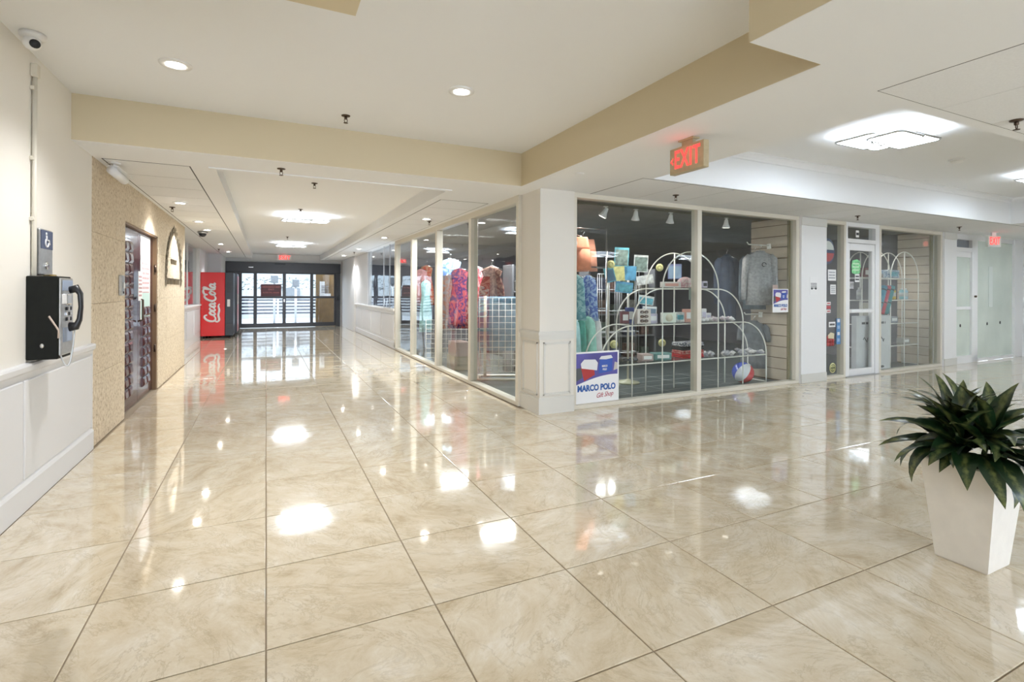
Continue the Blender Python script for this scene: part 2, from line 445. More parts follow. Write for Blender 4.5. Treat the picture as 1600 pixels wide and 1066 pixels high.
# ------------------------------------------------------------------ left wall with wainscot and coral stone
m = MB(); m.box(XL - 0.15, XL, -6, 5.31, 0, ZU + 0.02)
m.box(XL - 0.15, XL - 0.012, 5.31, 6.42, 0, ZS + 0.02); m.box(XL - 0.15, XL - 0.012, 8.15, 10.65, 0, ZS + 0.02); m.box(XL - 0.15, XL - 0.012, 6.42, 8.15, 2.01, ZS + 0.02)
m.box(XL - 0.45, XL - 0.012, 10.55, 10.65, 0, ZS + 0.02)
wall_left = m.build('wall_left', M_WALL, kind='structure')
rail = [(0, 0.79), (0.012, 0.79), (0.014, 0.815), (0.03, 0.83), (0.034, 0.86), (0.028, 0.872), (0, 0.876)]
m = MB(); m.prism([(XL + a, b) for a, b in rail], -6, 5.31, 'y'); m.build('chair_rail', M_WAINS, wall_left)
m = MB(); m.box(XL, XL + 0.004, -6, 5.31, 0.16, 0.79); m.build('wainscot_board', M_WAINS, wall_left)
for k in range(6):
    y1 = 5.275 - k * 1.31; y0 = y1 - 1.29
    m = MB(); m.cbox(XL, XL + 0.014, y0, y1, 0.185, 0.775, 0.006); m.build('wainscot_panel', M_WAINS, wall_left)
m = MB(); m.box(XL, XL + 0.012, 5.285, 5.31, 0.16, 0.79); m.build('end_stile', M_WAINS, wall_left)
m = MB(); m.prism([(XL, 0), (XL + 0.02, 0), (XL + 0.02, 0.15), (XL + 0.012, 0.17), (XL, 0.185)], -6, 5.31, 'y')
m.build('baseboard_left', M_WAINS, kind='structure')
# stone slabs
rows = [0.0, 0.60, 1.20, 1.80, ZS]
for r in range(4):
    z0, z1 = rows[r], rows[r + 1]
    cuts = [5.31, 6.06, 6.42] if r % 2 else [5.31, 5.74, 6.42]
    segs = list(zip(cuts, cuts[1:]))
    cuts2 = [8.19, 8.85, 9.75, 10.65] if r % 2 else [8.19, 9.35, 10.2, 10.65]
    segs += list(zip(cuts2, cuts2[1:]))
    if r == 3: segs = [(5.31, 6.06), (6.06, 6.42), (8.19, 8.85), (8.85, 9.75), (9.75, 10.65)]
    for y0, y1 in segs:
        mb = MB(); d = 0.008 + R.random() * 0.0012
        mb.cbox(-0.006, d, -(y1 - y0) / 2 + 0.001, (y1 - y0) / 2 - 0.001, -(z1 - z0) / 2 + 0.001, (z1 - z0) / 2 - 0.001, 0.002)
        mb.build('stone_slab', M_STONE, wall_left, (XL - 0.006, (y0 + y1) / 2, (z0 + z1) / 2))
for y0, y1 in ((6.42, 7.28), (7.28, 8.19)):
    mb = MB(); mb.cbox(-0.006, 0.009, -(y1 - y0) / 2 + 0.001, (y1 - y0) / 2 - 0.001, -(ZS - 2.02) / 2, (ZS - 2.02) / 2, 0.002)
    mb.build('stone_slab', M_STONE, wall_left, (XL - 0.006, (y0 + y1) / 2, (ZS + 2.02) / 2))
# conduit on the left wall
m = MB(); m.tube([(0, 0, 0.88), (0, 0, 2.62)], 0.013, 10)
pipe = m.build('conduit_pipe', M_CREAM, None, (XL + 0.016, 4.10, 0), label='slim cream conduit running up the white wall beside the payphone', cat='pipe')
for z in (1.75, 2.12, 2.55):
    m = MB(); m.cbox(-0.016, 0.004, -0.028, 0.028, z - 0.012, z + 0.012, 0.003); m.build('clamp', M_CREAM, pipe)
m = MB(); m.cbox(-0.016, 0.02, -0.025, 0.025, 2.62, 2.70, 0.004); m.build('fitting', M_CREAM, pipe)

# ------------------------------------------------------------------ carved double door
door = empty('door_1', (XL - 0.06, 6.42, 0), kind='structure')
m = MB(); m.box(-0.02, 0.055, 1.70, 1.765, 0, 2.03); m.box(-0.02, 0.055, -0.02, 0.01, 0, 2.03); m.box(-0.02, 0.055, 0.0, 1.765, 2.0, 2.03)
m.build('door_frame', M_JAMB, door)
for k in range(2):
    y0 = 0.012 + k * 0.846
    m = MB(); m.cbox(-0.03, 0.012, y0, y0 + 0.84, 0.01, 1.995, 0.004)
    leaf = m.build('door_leaf', M_WOOD, door)
    nrow = 14
    for col in range(2):
        for r in range(nrow if k == 0 else 8):
            b = 0.115; yc = y0 + (0.22 if k == 0 else 0.30) + col * 0.20; zc = 0.20 + r * 0.122
            mb = MB(); h = 0.055
            hy = 0.092
            mb.add([(0, -hy, -h), (0, hy, -h), (0, hy, h), (0, -hy, h), (0.010, -hy, -h), (0.010, hy, -h), (0.010, hy, h), (0.010, -hy, h), (0.030, -hy * .6, -h * .5), (0.030, hy * .6, -h * .5), (0.024, hy * .6, h * .6), (0.024, -hy * .6, h * .6)],
                   [(0, 1, 5, 4), (1, 2, 6, 5), (2, 3, 7, 6), (3, 0, 4, 7), (4, 5, 9, 8), (5, 6, 10, 9), (6, 7, 11, 10), (7, 4, 8, 11), (8, 9, 10, 11)])
            mb.build('carved_block', M_WOOD, leaf, (0.012, yc, zc))
for z in (0.55, 1.08, 1.60):
    m = MB(); m.tube([(0.045, 1.692, z - 0.05), (0.045, 1.692, z + 0.05)], 0.012, 8); m.build('hinge', M_BRONZE, door)
m = MB(); m.tube([(0.02, 0.80, 0.95), (0.07, 0.80, 0.97), (0.07, 0.80, 1.20), (0.02, 0.80, 1.22)], 0.011, 8); m.build('door_handle', M_BRONZE, door)
def sheet(name, w, h, mt, parent, loc, rot, t=0.002, label=None, cat=None, group=None):
    m = MB(); m.box(-w / 2, w / 2, 0, t, -h / 2, h / 2)
    return m.build(name, mt, parent, loc, rot, label, cat, group)
def lines(parent, w, h, n, y=-0.0012, m=None, marg=0.12, seed=1):
    "rows of short printed strokes"
    rr = random.Random(seed); mb = MB()
    for i in range(n):
        z = h / 2 - h * marg - (h * (1 - 2 * marg)) * (i + 0.5) / n; x = -w / 2 + w * marg
        while x < w / 2 - w * marg:
            l = min(rr.uniform(0.05, 0.16) * w, w / 2 - w * marg - x); mb.box(x, x + l, y, 0, z - h * 0.18 / n, z + h * 0.18 / n); x += l + w * 0.03
    mb.build('print', m or M_INK, parent, kind='stuff')
poster = sheet('door_poster', 0.56, 1.02, M_PAPER, None, (XL - 0.044, 7.66, 1.46), PI / 2, label='tall pale printed poster on the right leaf of the carved door', cat='poster')
lines(poster, 0.56, 0.7, 9, seed=3, m=mat('print_pink', (0.55, 0.35, 0.36), 0.6))
sheet('colour_band', 0.5, 0.30, M_PAPERB, poster, (0, -0.0015, -0.33), 0.0)
lines(sheet('door_notice', 0.21, 0.34, M_PAPER, None, (XL - 0.006, 7.17, 1.36), PI / 2, label='small white notice taped near the middle of the carved door', cat='notice'), 0.21, 0.34, 6, seed=5, m=mat('print_pink', (0.55, 0.35, 0.36), 0.6))

# switch plate left of the door
sw = empty('switch_plate', (XL, 6.22, 1.36), label='steel key switch plate on the stone wall left of the carved door', cat='switch')
m = MB(); m.cbox(0, 0.03, -0.055, 0.055, -0.1, 0.1, 0.006); m.build('plate', M_STEEL, sw)
m = MB(); m.cbox(0.03, 0.04, -0.02, 0.02, -0.03, 0.03, 0.003); m.build('toggle', M_PAPER, sw)
m = MB(); m.tube([(0.03, 0, -0.07), (0.035, 0, -0.07)], 0.012, 10); m.build('keyhole', M_INK, sw)

# arch emblem of leaves and letters right of the door
em = empty('arch_emblem', (XL + 0.004, 9.45, 1.45), label='pointed arch of bronze leaves with small letters on the stone wall', cat='emblem')
M_EMB = mat('aged_bronze', (0.20, 0.16, 0.10), 0.5, 0.6)
lf = MB()
lf.add([(0, 0, -0.09), (0.012, 0.035, -0.02), (0.004, 0.03, 0.04), (0, 0, 0.10), (0.004, -0.03, 0.04), (0.012, -0.035, -0.02), (0.02, 0, 0)],
       [(0, 1, 6), (1, 2, 6), (2, 3, 6), (3, 4, 6), (4, 5, 6), (5, 0, 6)])
lf_me = None
for sd in (-1, 1):
    pts = [(0.70, 0.0), (0.70, 0.13), (0.67, 0.26), (0.63, 0.38), (0.56, 0.49), (0.46, 0.58), (0.34, 0.66), (0.20, 0.73), (0.06, 0.79)]
    for i, (a, z) in enumerate(pts):
        nx = pts[min(i + 1, len(pts) - 1)]; pv = pts[max(i - 1, 0)]
        ang = math.atan2((nx[0] - pv[0]) * sd, nx[1] - pv[1])
        for w in (-1, 1):
            rot = Euler((-ang + w * 0.35, 0, 0))
            loc = (0.004, a * sd + w * 0.02, z + w * 0.02)
            if lf_me is None: lf_me = lf.build('bronze_leaf', M_EMB, em, loc, rot).data
            else: link('bronze_leaf', lf_me, em, loc, rot)
for k, (y, z, h, n, w) in enumerate(((-0.27, 0.26, 0.075, 6, 0.09), (-0.58, -0.05, 0.09, 11, 0.108))):
    for i in range(n):
        mb = MB(); q = y + i * w; s = w * 0.36
        mb.box(0, 0.01, q, q + 0.02, z, z + h)
        if (i + k) % 3 != 1: mb.box(0, 0.01, q, q + s * 2, z + h - 0.02, z + h)
        if (i + k) % 3 != 2: mb.box(0, 0.01, q + s * 1.4, q + s * 2, z, z + h * 0.9)
        mb.build('letter', M_EMB, em)

# ------------------------------------------------------------------ payphone and access sign
ph = empty('payphone', (XL, 4.03, 0.89), label='old wall payphone with black enclosure and dangling cord', cat='telephone'); ph.scale = (0.70, 1, 1)
m = MB(); m.cbox(0, 0.215, 0, 0.235, 0, 0.51, 0.006); m.build('enclosure', mat('phone_black', (0.005, 0.006, 0.004), 0.6, noise=0.3, nscale=20, spec=0.25), ph)
m = MB(); m.cbox(0.213, 0.235, 0.012, 0.225, 0.02, 0.50, 0.006); face = m.build('faceplate', M_STEEL, ph)
m = MB(); m.cbox(0.23, 0.238, 0.03, 0.21, 0.42, 0.485, 0.002); m.build('instruction_card', mat('card_blue', (0.30, 0.36, 0.48), 0.5), face)
for r in range(4):
    for c in range(3):
        mb = MB(); mb.cbox(0.235, 0.243, 0.085 + c * 0.036, 0.112 + c * 0.036, 0.23 + r * 0.033, 0.253 + r * 0.033, 0.003); mb.build('key', M_CHROME if (r + c) % 2 else M_INK, face)
m = MB(); m.box(0.235, 0.237, 0.04, 0.20, 0.10, 0.19); m.build('lower_card', mat('card_blue', (0.30, 0.36, 0.48), 0.5), face)
m = MB(); m.cbox(0.23, 0.275, 0.02, 0.10, 0.335, 0.40, 0.006); m.build('hook', M_CHROME, ph)
m = MB(); m.tube([(0.275, 0.055, 0.425), (0.325, 0.055, 0.435), (0.35, 0.055, 0.40), (0.355, 0.055, 0.32), (0.345, 0.055, 0.24), (0.325, 0.055, 0.20), (0.275, 0.055, 0.195)], [0.022, 0.027, 0.021, 0.018, 0.021, 0.027, 0.03], 12)
m.build('handset', M_BLACK, ph)
m = MB(); pts = []
for i in range(25):
    t = i / 24
    pts.append((0.315 - 0.15 * t + 0.03 * math.sin(t * PI), 0.05 - 0.03 * math.sin(t * PI), 0.18 - 0.24 * math.sin(t * PI) * (1 - 0.25 * t) - 0.03 * t))
m.tube(pts, 0.006, 8); m.build('armoured_cord', M_STEEL, ph)
m = MB(); m.tube([(0.16, -0.012, 0.265), (0.225, -0.012, 0.18), (0.225, -0.012, 0.13)], 0.007, 8); m.build('cord_strap', mat('strap', (0.52, 0.42, 0.36), 0.6), ph)
m = MB(); m.tube([(0.11, -0.004, 0.085), (0.11, 0.0, 0.085)], 0.014, 10); m.build('side_lock', M_CHROME, ph)
ad = empty('access_sign', (XL, 4.235, 1.41), label='narrow steel sign with blue wheelchair symbol above the payphone', cat='sign')
m = MB(); m.cbox(0, 0.035, -0.105, 0.105, 0, 0.29, 0.006); m.build('housing', M_STEEL, ad)
m = MB(); m.box(0.034, 0.038, -0.095, 0.095, 0.165, 0.282); bl = m.build('blue_plate', mat('access_blue', (0.05, 0.07, 0.14), 0.5), ad)
m = MB(); m.lathe([(0.009, -0.002), (0.009, 0.002)], 10)
m.v = [(0.040 + z, -0.02 + x, 0.262 + y) for x, y, z in m.v]
m.tube([(0.040, -0.02, 0.25), (0.040, -0.015, 0.222), (0.040, 0.02, 0.222), (0.040, 0.035, 0.195)], 0.005, 6)
m.tube([(0.040, -0.01 + 0.026 * math.cos(a), 0.205 + 0.026 * math.sin(a)) for a in [2.2 + i * 0.4 for i in range(11)]], 0.005, 6)
m.build('wheelchair_symbol', M_PAPER, bl)
m = MB(); m.lathe([(0.026, 0), (0.024, 0.006)], 16); m.v = [(0.035 + z, x, 0.06 + y) for x, y, z in m.v]; m.build('button', M_CHROME, ad)
m = MB(); m.cbox(0, 0.05, 0.06, 0.13, -0.012, 0.006, 0.004); m.build('bracket', mat('brass', (0.45, 0.32, 0.12), 0.4, 0.8), ad)

# ------------------------------------------------------------------ alcove on the left beyond the stone wall
m = MB(); m.box(-1.75, -1.60, 10.65, 18.2, 0, 0.90); m.box(-1.75, -1.60, 15.9, 18.2, 0.90, ZS + 0.02); m.box(-1.75, -1.25, 18.1, 20.1, 0, ZS + 0.02)
wa = m.build('wall_alcove', M_WHITE, kind='structure')
m = MB(); m.cbox(-1.77, -1.55, 10.65, 15.9, 0.895, 0.945, 0.01); m.build('sill_cap', M_WHITE, wa)
for k in range(4):
    m = MB(); m.cbox(-1.61, -1.585, 10.80 + k * 1.3, 11.98 + k * 1.3, 0.2, 0.82, 0.008); m.build('wainscot_panel', M_WAINS, wa)
win = empty('window_5', (-1.68, 10.65, 0.945), kind='structure')
m = MB(); m.box(-0.005, 0.005, 0.02, 5.23, 0.0, ZS - 0.945); m.build('glass_pane', M_GLASSL, win)
for y in (0, 1.75, 3.5, 5.22):
    m = MB(); m.box(-0.02, 0.02, y, y + 0.03, 0, ZS - 0.945); m.build('mullion', M_WHITE, win)
m = MB(); m.box(-3.2, -3.1, 10.5, 18.3, 0, 2.6); m.box(-3.2, -1.75, 10.4, 10.5, 0, 2.6); m.box(-3.2, -1.75, 18.2, 18.3, 0, 2.6); m.box(-3.2, -1.75, 10.4, 18.3, 2.5, 2.6)
m.build('wall_beyond_alcove', M_SHOPW, kind='structure')

# ------------------------------------------------------------------ far wall and sliding doors
YD = 20.0
m = MB(); m.box(-1.75, -1.27, YD, YD + 0.12, 0, ZS + 0.02); m.box(2.49, 2.9, YD, YD + 0.12, 0, ZS + 0.02); m.box(-1.27, 2.49, YD, YD + 0.12, 2.30, 2.6)
wf = m.build('wall_far', M_WHITE, kind='structure')
m = MB(); m.cbox(2.49, 2.64, YD - 0.012, YD, 0.80, 0.85, 0.004); m.build('chair_rail', M_WAINS, wf)
m = MB(); m.cbox(-1.9, -1.27, YD - 0.9, YD - 0.55, 0.0, ZS, 0.01); m.build('pilaster', M_WHITE, wf)
sd = empty('door_2', (0, YD - 0.02, 0), kind='structure')
m = MB(); m.cbox(-1.27, 2.49, -0.12, 0.10, 1.94, 2.30, 0.006); hd = m.build('header', M_DARK, sd)
m = MB(); m.cbox(0.28, 0.62, -0.17, -0.12, 2.22, 2.27, 0.01); m.build('motion_sensor', M_BLACK, hd)
m = MB(); m.cbox(-0.55, -0.40, -0.125, -0.12, 2.10, 2.125, 0.002); m.build('maker_plate', M_CHROME, hd)
m = MB(); m.box(-1.27, -0.81, -0.05, 0.08, 0, 1.94); m.box(2.33, 2.49, -0.05, 0.08, 0, 1.94); m.build('jamb', M_DARK, sd)
for x0, x1, dy in ((-0.81, -0.34, 0.03), (-0.34, 0.585, -0.02), (0.585, 1.50, -0.02), (1.50, 2.33, 0.03)):
    st = 0.055
    m = MB(); m.box(x0, x0 + st, dy - 0.022, dy + 0.022, 0.02, 1.94); m.box(x1 - st, x1, dy - 0.022, dy + 0.022, 0.02, 1.94)
    m.box(x0 + st, x1 - st, dy - 0.022, dy + 0.022, 0.02, 0.15); m.box(x0 + st, x1 - st, dy - 0.022, dy + 0.022, 1.03, 1.11); m.box(x0 + st, x1 - st, dy - 0.022, dy + 0.022, 1.90, 1.94)
    pn = m.build('sliding_leaf', M_DARK, sd)
    m = MB(); m.box(x0 + st, x1 - st, dy - 0.003, dy + 0.003, 0.15, 1.03); m.build('glass_pane', M_GLASSD, pn)
    m = MB(); m.box(x0 + st, x1 - st, dy - 0.003, dy + 0.003, 1.11, 1.90); m.build('glass_pane', M_GLASSD, pn)
m = MB(); m.tube([(2.40, -0.06, 1.14), (2.40, -0.11, 1.12), (2.40, -0.11, 0.98), (2.40, -0.06, 0.96)], 0.018, 8); m.build('pull_handle', M_BLACK, sd)
m = MB(); m.cbox(0.575, 0.598, -0.055, -0.042, 0.9, 1.0, 0.003); m.build('lock', M_CHROME, sd)
# maroon sign on the left leaf
sg = empty('emergency_exit_sign', (0.16, YD - 0.05, 1.31), label='maroon emergency exit sign on the second glass leaf of the sliding door', cat='sign')
m = MB(); m.cbox(-0.33, 0.33, -0.012, 0, -0.22, 0.22, 0.003); m.build('board', mat('maroon', (0.10, 0.006, 0.008), 0.35), sg)
pk = mat('sign_rose', (0.55, 0.16, 0.16), 0.5)
for t, z, s in (('EMERGENCY EXIT', 0.12, 0.072), ('ONLY', 0.03, 0.072), ('ALARM WILL SOUND', -0.08, 0.055)):
    text(t, s, pk, sg, (0, -0.013, z), FRONT, 0.001, 0.002)

# right half wall with glass
m = MB(); m.box(2.62, 2.74, 11.45, 15.0, 0, 0.86); m.box(2.62, 2.74, 15.0, 18.75, 0, ZS + 0.02); m.box(2.55, 2.8, 18.6, 20.1, 0, ZS + 0.02)
wr = m.build('wall_right', M_WHITE, kind='structure')
m = MB(); m.cbox(2.575, 2.76, 11.5, 18.72, 0.86, 0.91, 0.01); m.build('sill_cap', M_WHITE, wr)
for k in range(5):
    m = MB(); m.cbox(2.605, 2.63, 11.6 + k * 1.42, 12.9 + k * 1.42, 0.2, 0.78, 0.008); m.build('wainscot_panel', M_WAINS, wr)
m = MB(); m.cbox(2.54, 2.74, 17.0, 18.75, 0, ZS, 0.01); m.build('pilaster', M_WHITE, wr)
m = MB(); m.box(2.60, 2.62, 11.45, 18.7, 0, 0.14); m.build('baseboard_right', M_WAINS, kind='structure')
win = empty('window_6', (2.66, 11.45, 0.91), kind='structure')
m = MB(); m.box(-0.004, 0.004, 0.02, 3.55, 0, ZS - 0.91); m.build('glass_pane', M_GLASSL, win)
for y in (0.80, 1.48, 3.18, 3.53):
    m = MB(); m.box(-0.012, 0.012, y, y + 0.02, 0, ZS - 0.91); m.build('mullion', M_STEEL, win)
m = MB(); m.box(4.0, 4.1, 11.6, 20, 0, 2.6); m.box(2.75, 4.1, 11.6, 20, 2.5, 2.6); m.box(2.75, 4.1, 18.8, 18.9, 0, 2.6)
m.build('wall_beyond_window', M_SHOPW, kind='structure')

# ------------------------------------------------------------------ corner column
cl = empty('column', (0, 0, 0), kind='structure')
CX0, CX1, CY0, CY1 = 2.64, 3.07, 4.80, 5.24
m = MB(); m.box(CX0, CX1, CY0, CY1, 0, ZS); m.build('shaft', M_COLUMN, cl)
def ring(mb, x0, x1, y0, y1, o, z0, z1):
    mb.box(x0 - o, x1, y0 - o, y0, z0, z1); mb.box(x0 - o, x0, y0, y1, z0, z1)
m = MB(); ring(m, CX0, CX1, CY0, CY1, 0.012, 0.80, 0.85); ring(m, CX0, CX1, CY0, CY1, 0.026, 0.85, 0.875); ring(m, CX0, CX1, CY0, CY1, 0.016, 0.875, 0.89); m.build('chair_rail', M_COLTRIM, cl)
m = MB(); ring(m, CX0, CX1, CY0, CY1, 0.016, 0, 0.16); ring(m, CX0, CX1, CY0, CY1, 0.010, 0.16, 0.175); m.build('base', M_COLTRIM, cl)
for side in (0, 1):
    m = MB(); w = 0.43; b = 0.055; o = 0.011
    a0, a1, z0, z1 = 0.045, w - 0.045, 0.20, 0.77
    def strip(u0, u1, v0, v1, t):
        if side == 0: m.box(CX0 + u0, CX0 + u1, CY0 - t, CY0, v0, v1)
        else: m.box(CX0 - t, CX0, CY0 + u0, CY0 + u1, v0, v1)
    for t, k in ((0.012, 0), (0.006, 0.012)):
        strip(a0 + k, a1 - k, z0 + k, z0 + k + 0.012, t); strip(a0 + k, a1 - k, z1 - k - 0.012, z1 - k, t)
        strip(a0 + k, a0 + k + 0.012, z0 + k, z1 - k, t); strip(a1 - k - 0.012, a1 - k, z0 + k, z1 - k, t)
    m.build('panel_moulding', M_COLTRIM, cl)
# pillars in the shop front
def pillar(s0, s1, name='pillar', proud=0.03):
    p = empty(name, fp(s0), FROT, kind='structure')
    w = s1 - s0
    m = MB(); m.box(0, w, -proud, 0.12, 0, ZS); m.build('shaft', M_WHITE, p)
    m = MB(); m.cbox(-0.002, w + 0.002, -proud - 0.012, -proud + 0.004, 0, 0.13, 0.004); m.build('base', M_COLTRIM, p)
    m = MB(); m.cbox(-0.002, w + 0.002, -proud - 0.008, -proud + 0.004, 2.30, ZS - 0.002, 0.004); m.build('cap', M_COLTRIM, p)
    return p
pillar(4.36, 4.95); pillar(8.40, 8.84)
nt = empty('paper_notice', fp(4.64, -0.034, 1.42), FROT, label='white paper notice with two dark pictograms on the white pillar', cat='notice')
m = MB(); m.box(-0.09, 0.09, 0, 0.002, -0.13, 0.13); m.build('sheet', M_PAPER, nt)
for x in (-0.045, 0.045):
    m = MB(); m.lathe([(0.018, 0), (0.018, 0.002)], 10, (x, 0.0, 0)); m.v = [(a, -0.002 + c, -0.04 + b) for a, b, c in m.v]; m.build('pictogram', M_INK, nt)
lines(nt, 0.18, 0.12, 4, seed=9)

# ------------------------------------------------------------------ shop windows
def window(name, s0, s1, panes, z1=2.37, zb=0.045, frame=M_CREAM, gl=M_GLASS, fw=0.05, extra=()):
    w = empty(name, fp(s0, 0.0), FROT, kind='structure')
    L = s1 - s0
    m = MB(); m.cbox(0, L, 0.0, 0.11, 0, zb, 0.004); m.build('sill', frame, w)
    m = MB(); m.cbox(0, L, 0.0, 0.11, z1, ZS + 0.004, 0.004); m.build('head', frame, w)
    edges = [0] + list(panes) + [L]
    for i, e in enumerate(edges):
        a = fw / 2
        x0, x1 = (e, e + fw) if i == 0 else ((e - fw, e) if i == len(edges) - 1 else (e - a, e + a))
        m = MB(); m.cbox(x0, x1, 0.0, 0.11, zb, z1, 0.004); m.build('mullion', frame, w)
    for a, b in zip(edges, edges[1:]):
        m = MB(); m.box(a + fw * 0.4, b - fw * 0.4, 0.052, 0.058, zb - 0.01, z1 + 0.01); m.build('glass_pane', gl, w)
    return w
window('window_1', 0.41, 4.36, [1.955], fw=0.075)
window('window_2', 6.40, 8.40, [], fw=0.06)
# sidelight
window('window_3', 4.95, 5.49, [], fw=0.05)
# left shop window along the corridor: four panes
w4 = empty('window_4', (2.60, 5.24, 0), kind='structure')
m = MB(); m.cbox(0, 0.11, 0, 6.24, 0, 0.05, 0.004); m.build('sill', M_CREAM, w4)
m = MB(); m.cbox(0, 0.11, 0, 6.24, 2.345, ZS + 0.004, 0.004); m.build('head', M_CREAM, w4)
ys = [5.24, 6.80, 8.40, 10.05, 11.44]
for i, yy in enumerate(ys):
    q = yy - 5.24; q0, q1 = (q, q + 0.07) if i == 0 else ((q - 0.045, q + 0.045) if i < 4 else (q - 0.05, q + 0.08))
    m = MB(); m.cbox(0, 0.11, q0, q1, 0.05, 2.345, 0.004); m.build('mullion', M_CREAM, w4)
for a, b in zip(ys, ys[1:]):
    m = MB(); m.box(0.05, 0.056, a - 5.24 + 0.03, b - 5.24 - 0.03, 0.04, 2.35); m.build('glass_pane', M_GLASSL, w4)

# shop door
dr = empty('door_3', fp(5.49, 0), FROT, kind='structure')
m = MB(); m.cbox(0, 0.045, 0, 0.11, 0, ZS, 0.003); m.cbox(0.80, 0.91, 0, 0.11, 0, ZS, 0.003); m.cbox(0.045, 0.80, 0, 0.11, 2.105, 2.17, 0.003); m.cbox(0.045, 0.80, 0, 0.11, 2.36, ZS, 0.003); m.build('door_frame', M_WHITE, dr)
m = MB(); m.box(0.045, 0.80, 0.05, 0.056, 2.16, 2.37); m.build('transom_pane', M_GLASS, dr)
m = MB(); m.cbox(0.05, 0.115, 0.01, 0.055, 0.012, 2.10, 0.003); m.cbox(0.725, 0.795, 0.01, 0.055, 0.012, 2.10, 0.003); m.cbox(0.115, 0.725, 0.01, 0.055, 0.012, 0.115, 0.003); m.cbox(0.115, 0.725, 0.01, 0.055, 1.00, 1.06, 0.003); m.cbox(0.115, 0.725, 0.01, 0.055, 1.99, 2.10, 0.003)
lf3 = m.build('door_leaf', M_WHITE, dr)
m = MB(); m.box(0.11, 0.73, 0.03, 0.036, 0.11, 1.005); m.build('glass_pane', M_GLASS, lf3)
m = MB(); m.box(0.11, 0.73, 0.03, 0.036, 1.055, 2.0); m.build('glass_pane', M_GLASS, lf3)
m = MB(); m.cbox(0.10, 0.72, -0.03, 0.01, 1.01, 1.05, 0.006); m.build('push_bar', M_WHITE, lf3)
m = MB(); m.box(0.0, 0.91, -0.02, 0.12, 0, 0.012); m.build('threshold', M_STEEL, dr)
# second door and green frosted panel
M_FROST = mat('frosted_green', (0.60, 0.67, 0.60), 0.25, noise=0.10, nscale=1.5, coat=0.6)
d4 = empty('door_4', fp(8.84, 0), FROT, kind='structure')
m = MB(); m.cbox(0, 0.05, 0, 0.1, 0, 2.36, 0.003); m.cbox(0.66, 0.88, 0, 0.1, 0, 2.36, 0.003); m.cbox(0.05, 0.66, 0, 0.1, 2.10, 2.18, 0.003); m.cbox(0, 0.88, 0, 0.1, 2.33, ZS, 0.003); m.cbox(0, 0.88, 0, 0.1, 0, 0.14, 0.003); m.build('door_frame', M_WHITE, d4)
m = MB(); m.cbox(0.05, 0.66, 0.02, 0.06, 1.01, 1.07, 0.003); m.cbox(0.05, 0.66, 0.02, 0.06, 2.00, 2.10, 0.003); m.build('rail', M_WHITE, d4)
m = MB(); m.box(0.05, 0.66, 0.04, 0.05, 0.14, 1.01); m.build('frosted_pane', M_FROST, d4)
m = MB(); m.box(0.05, 0.66, 0.04, 0.05, 1.07, 2.0); m.build('frosted_pane', M_FROST, d4)
m = MB(); m.box(0.05, 0.62, 0.04, 0.05, 2.18, 2.33); m.build('transom_pane', mat('transom_grey', (0.20, 0.22, 0.26), 0.2), d4)
m = MB(); m.lathe([(0.02, 0), (0.02, 0.03), (0.012, 0.035)], 12); m.v = [(0.76 + x, -z, 1.26 + y) for x, y, z in m.v]; m.build('lock', M_BRONZE, d4)
def cap_hole(parent, x, z, y=0.038):
    m = MB(); m.lathe([(0.022, 0), (0.022, 0.006)], 10); m.v = [(x + a, y - c, z + b * 1.4) for a, b, c in m.v]; m.build('drilled_hole', M_INK, parent)
cap_hole(d4, 0.30, 0.71)
gp = empty('window_7', fp(9.72, 0), FROT, kind='structure')
m = MB(); m.box(0.0, 1.62, 0.045, 0.055, 0.06, 2.36); m.build('frosted_pane', M_FROST, gp)
m = MB(); m.cbox(0, 1.62, 0.02, 0.09, 0, 0.06, 0.003); m.cbox(0, 1.62, 0.02, 0.09, 2.34, ZS, 0.003); m.cbox(1.58, 1.95, 0.0, 0.1, 0, ZS, 0.003); m.build('frame', M_WHITE, gp)
m = MB(); m.box(0.55, 0.72, 0.040, 0.045, 1.05, 1.85); m.build('clear_strip', mat('clear_strip', (0.66, 0.72, 0.68), 0.2), gp)
cap_hole(gp, 0.50, 0.72, 0.045); cap_hole(gp, 1.05, 0.73, 0.045)
m = MB(); m.box(0, 2.9, 0.13, 0.2, 0, 2.6); m.build('wall_backing', M_WHITE, None, fp(8.4, 0), FROT, kind='structure')
# end wall on the far right with a service door
m = MB(); m.box(14.3, 14.45, -6, 5.3, 0, ZT)
we = m.build('wall_end', M_WHITE, kind='structure')
d5 = empty('door_5', (14.3, 4.0, 0), kind='structure')
m = MB(); m.cbox(-0.03, 0, -0.05, 0.82, 0, 2.10, 0.004); m.build('door_frame', M_WHITE, d5)
m = MB(); m.cbox(-0.045, -0.02, 0.0, 0.77, 0.01, 2.04, 0.004); m.build('door_leaf', M_WAINS, d5)
for z in (0.25, 1.05, 1.85):
    m = MB(); m.tube([(-0.05, 0.78, z - 0.05), (-0.05, 0.78, z + 0.05)], 0.012, 8); m.build('hinge', M_STEEL, d5)

m = MB(); m.box(7.6, 14.45, -6.15, -6, 0, ZT); m.build('wall_back_glare_block', M_WALL, kind='structure')  # partial wall out of view, added to keep a bright veil off the shop glass
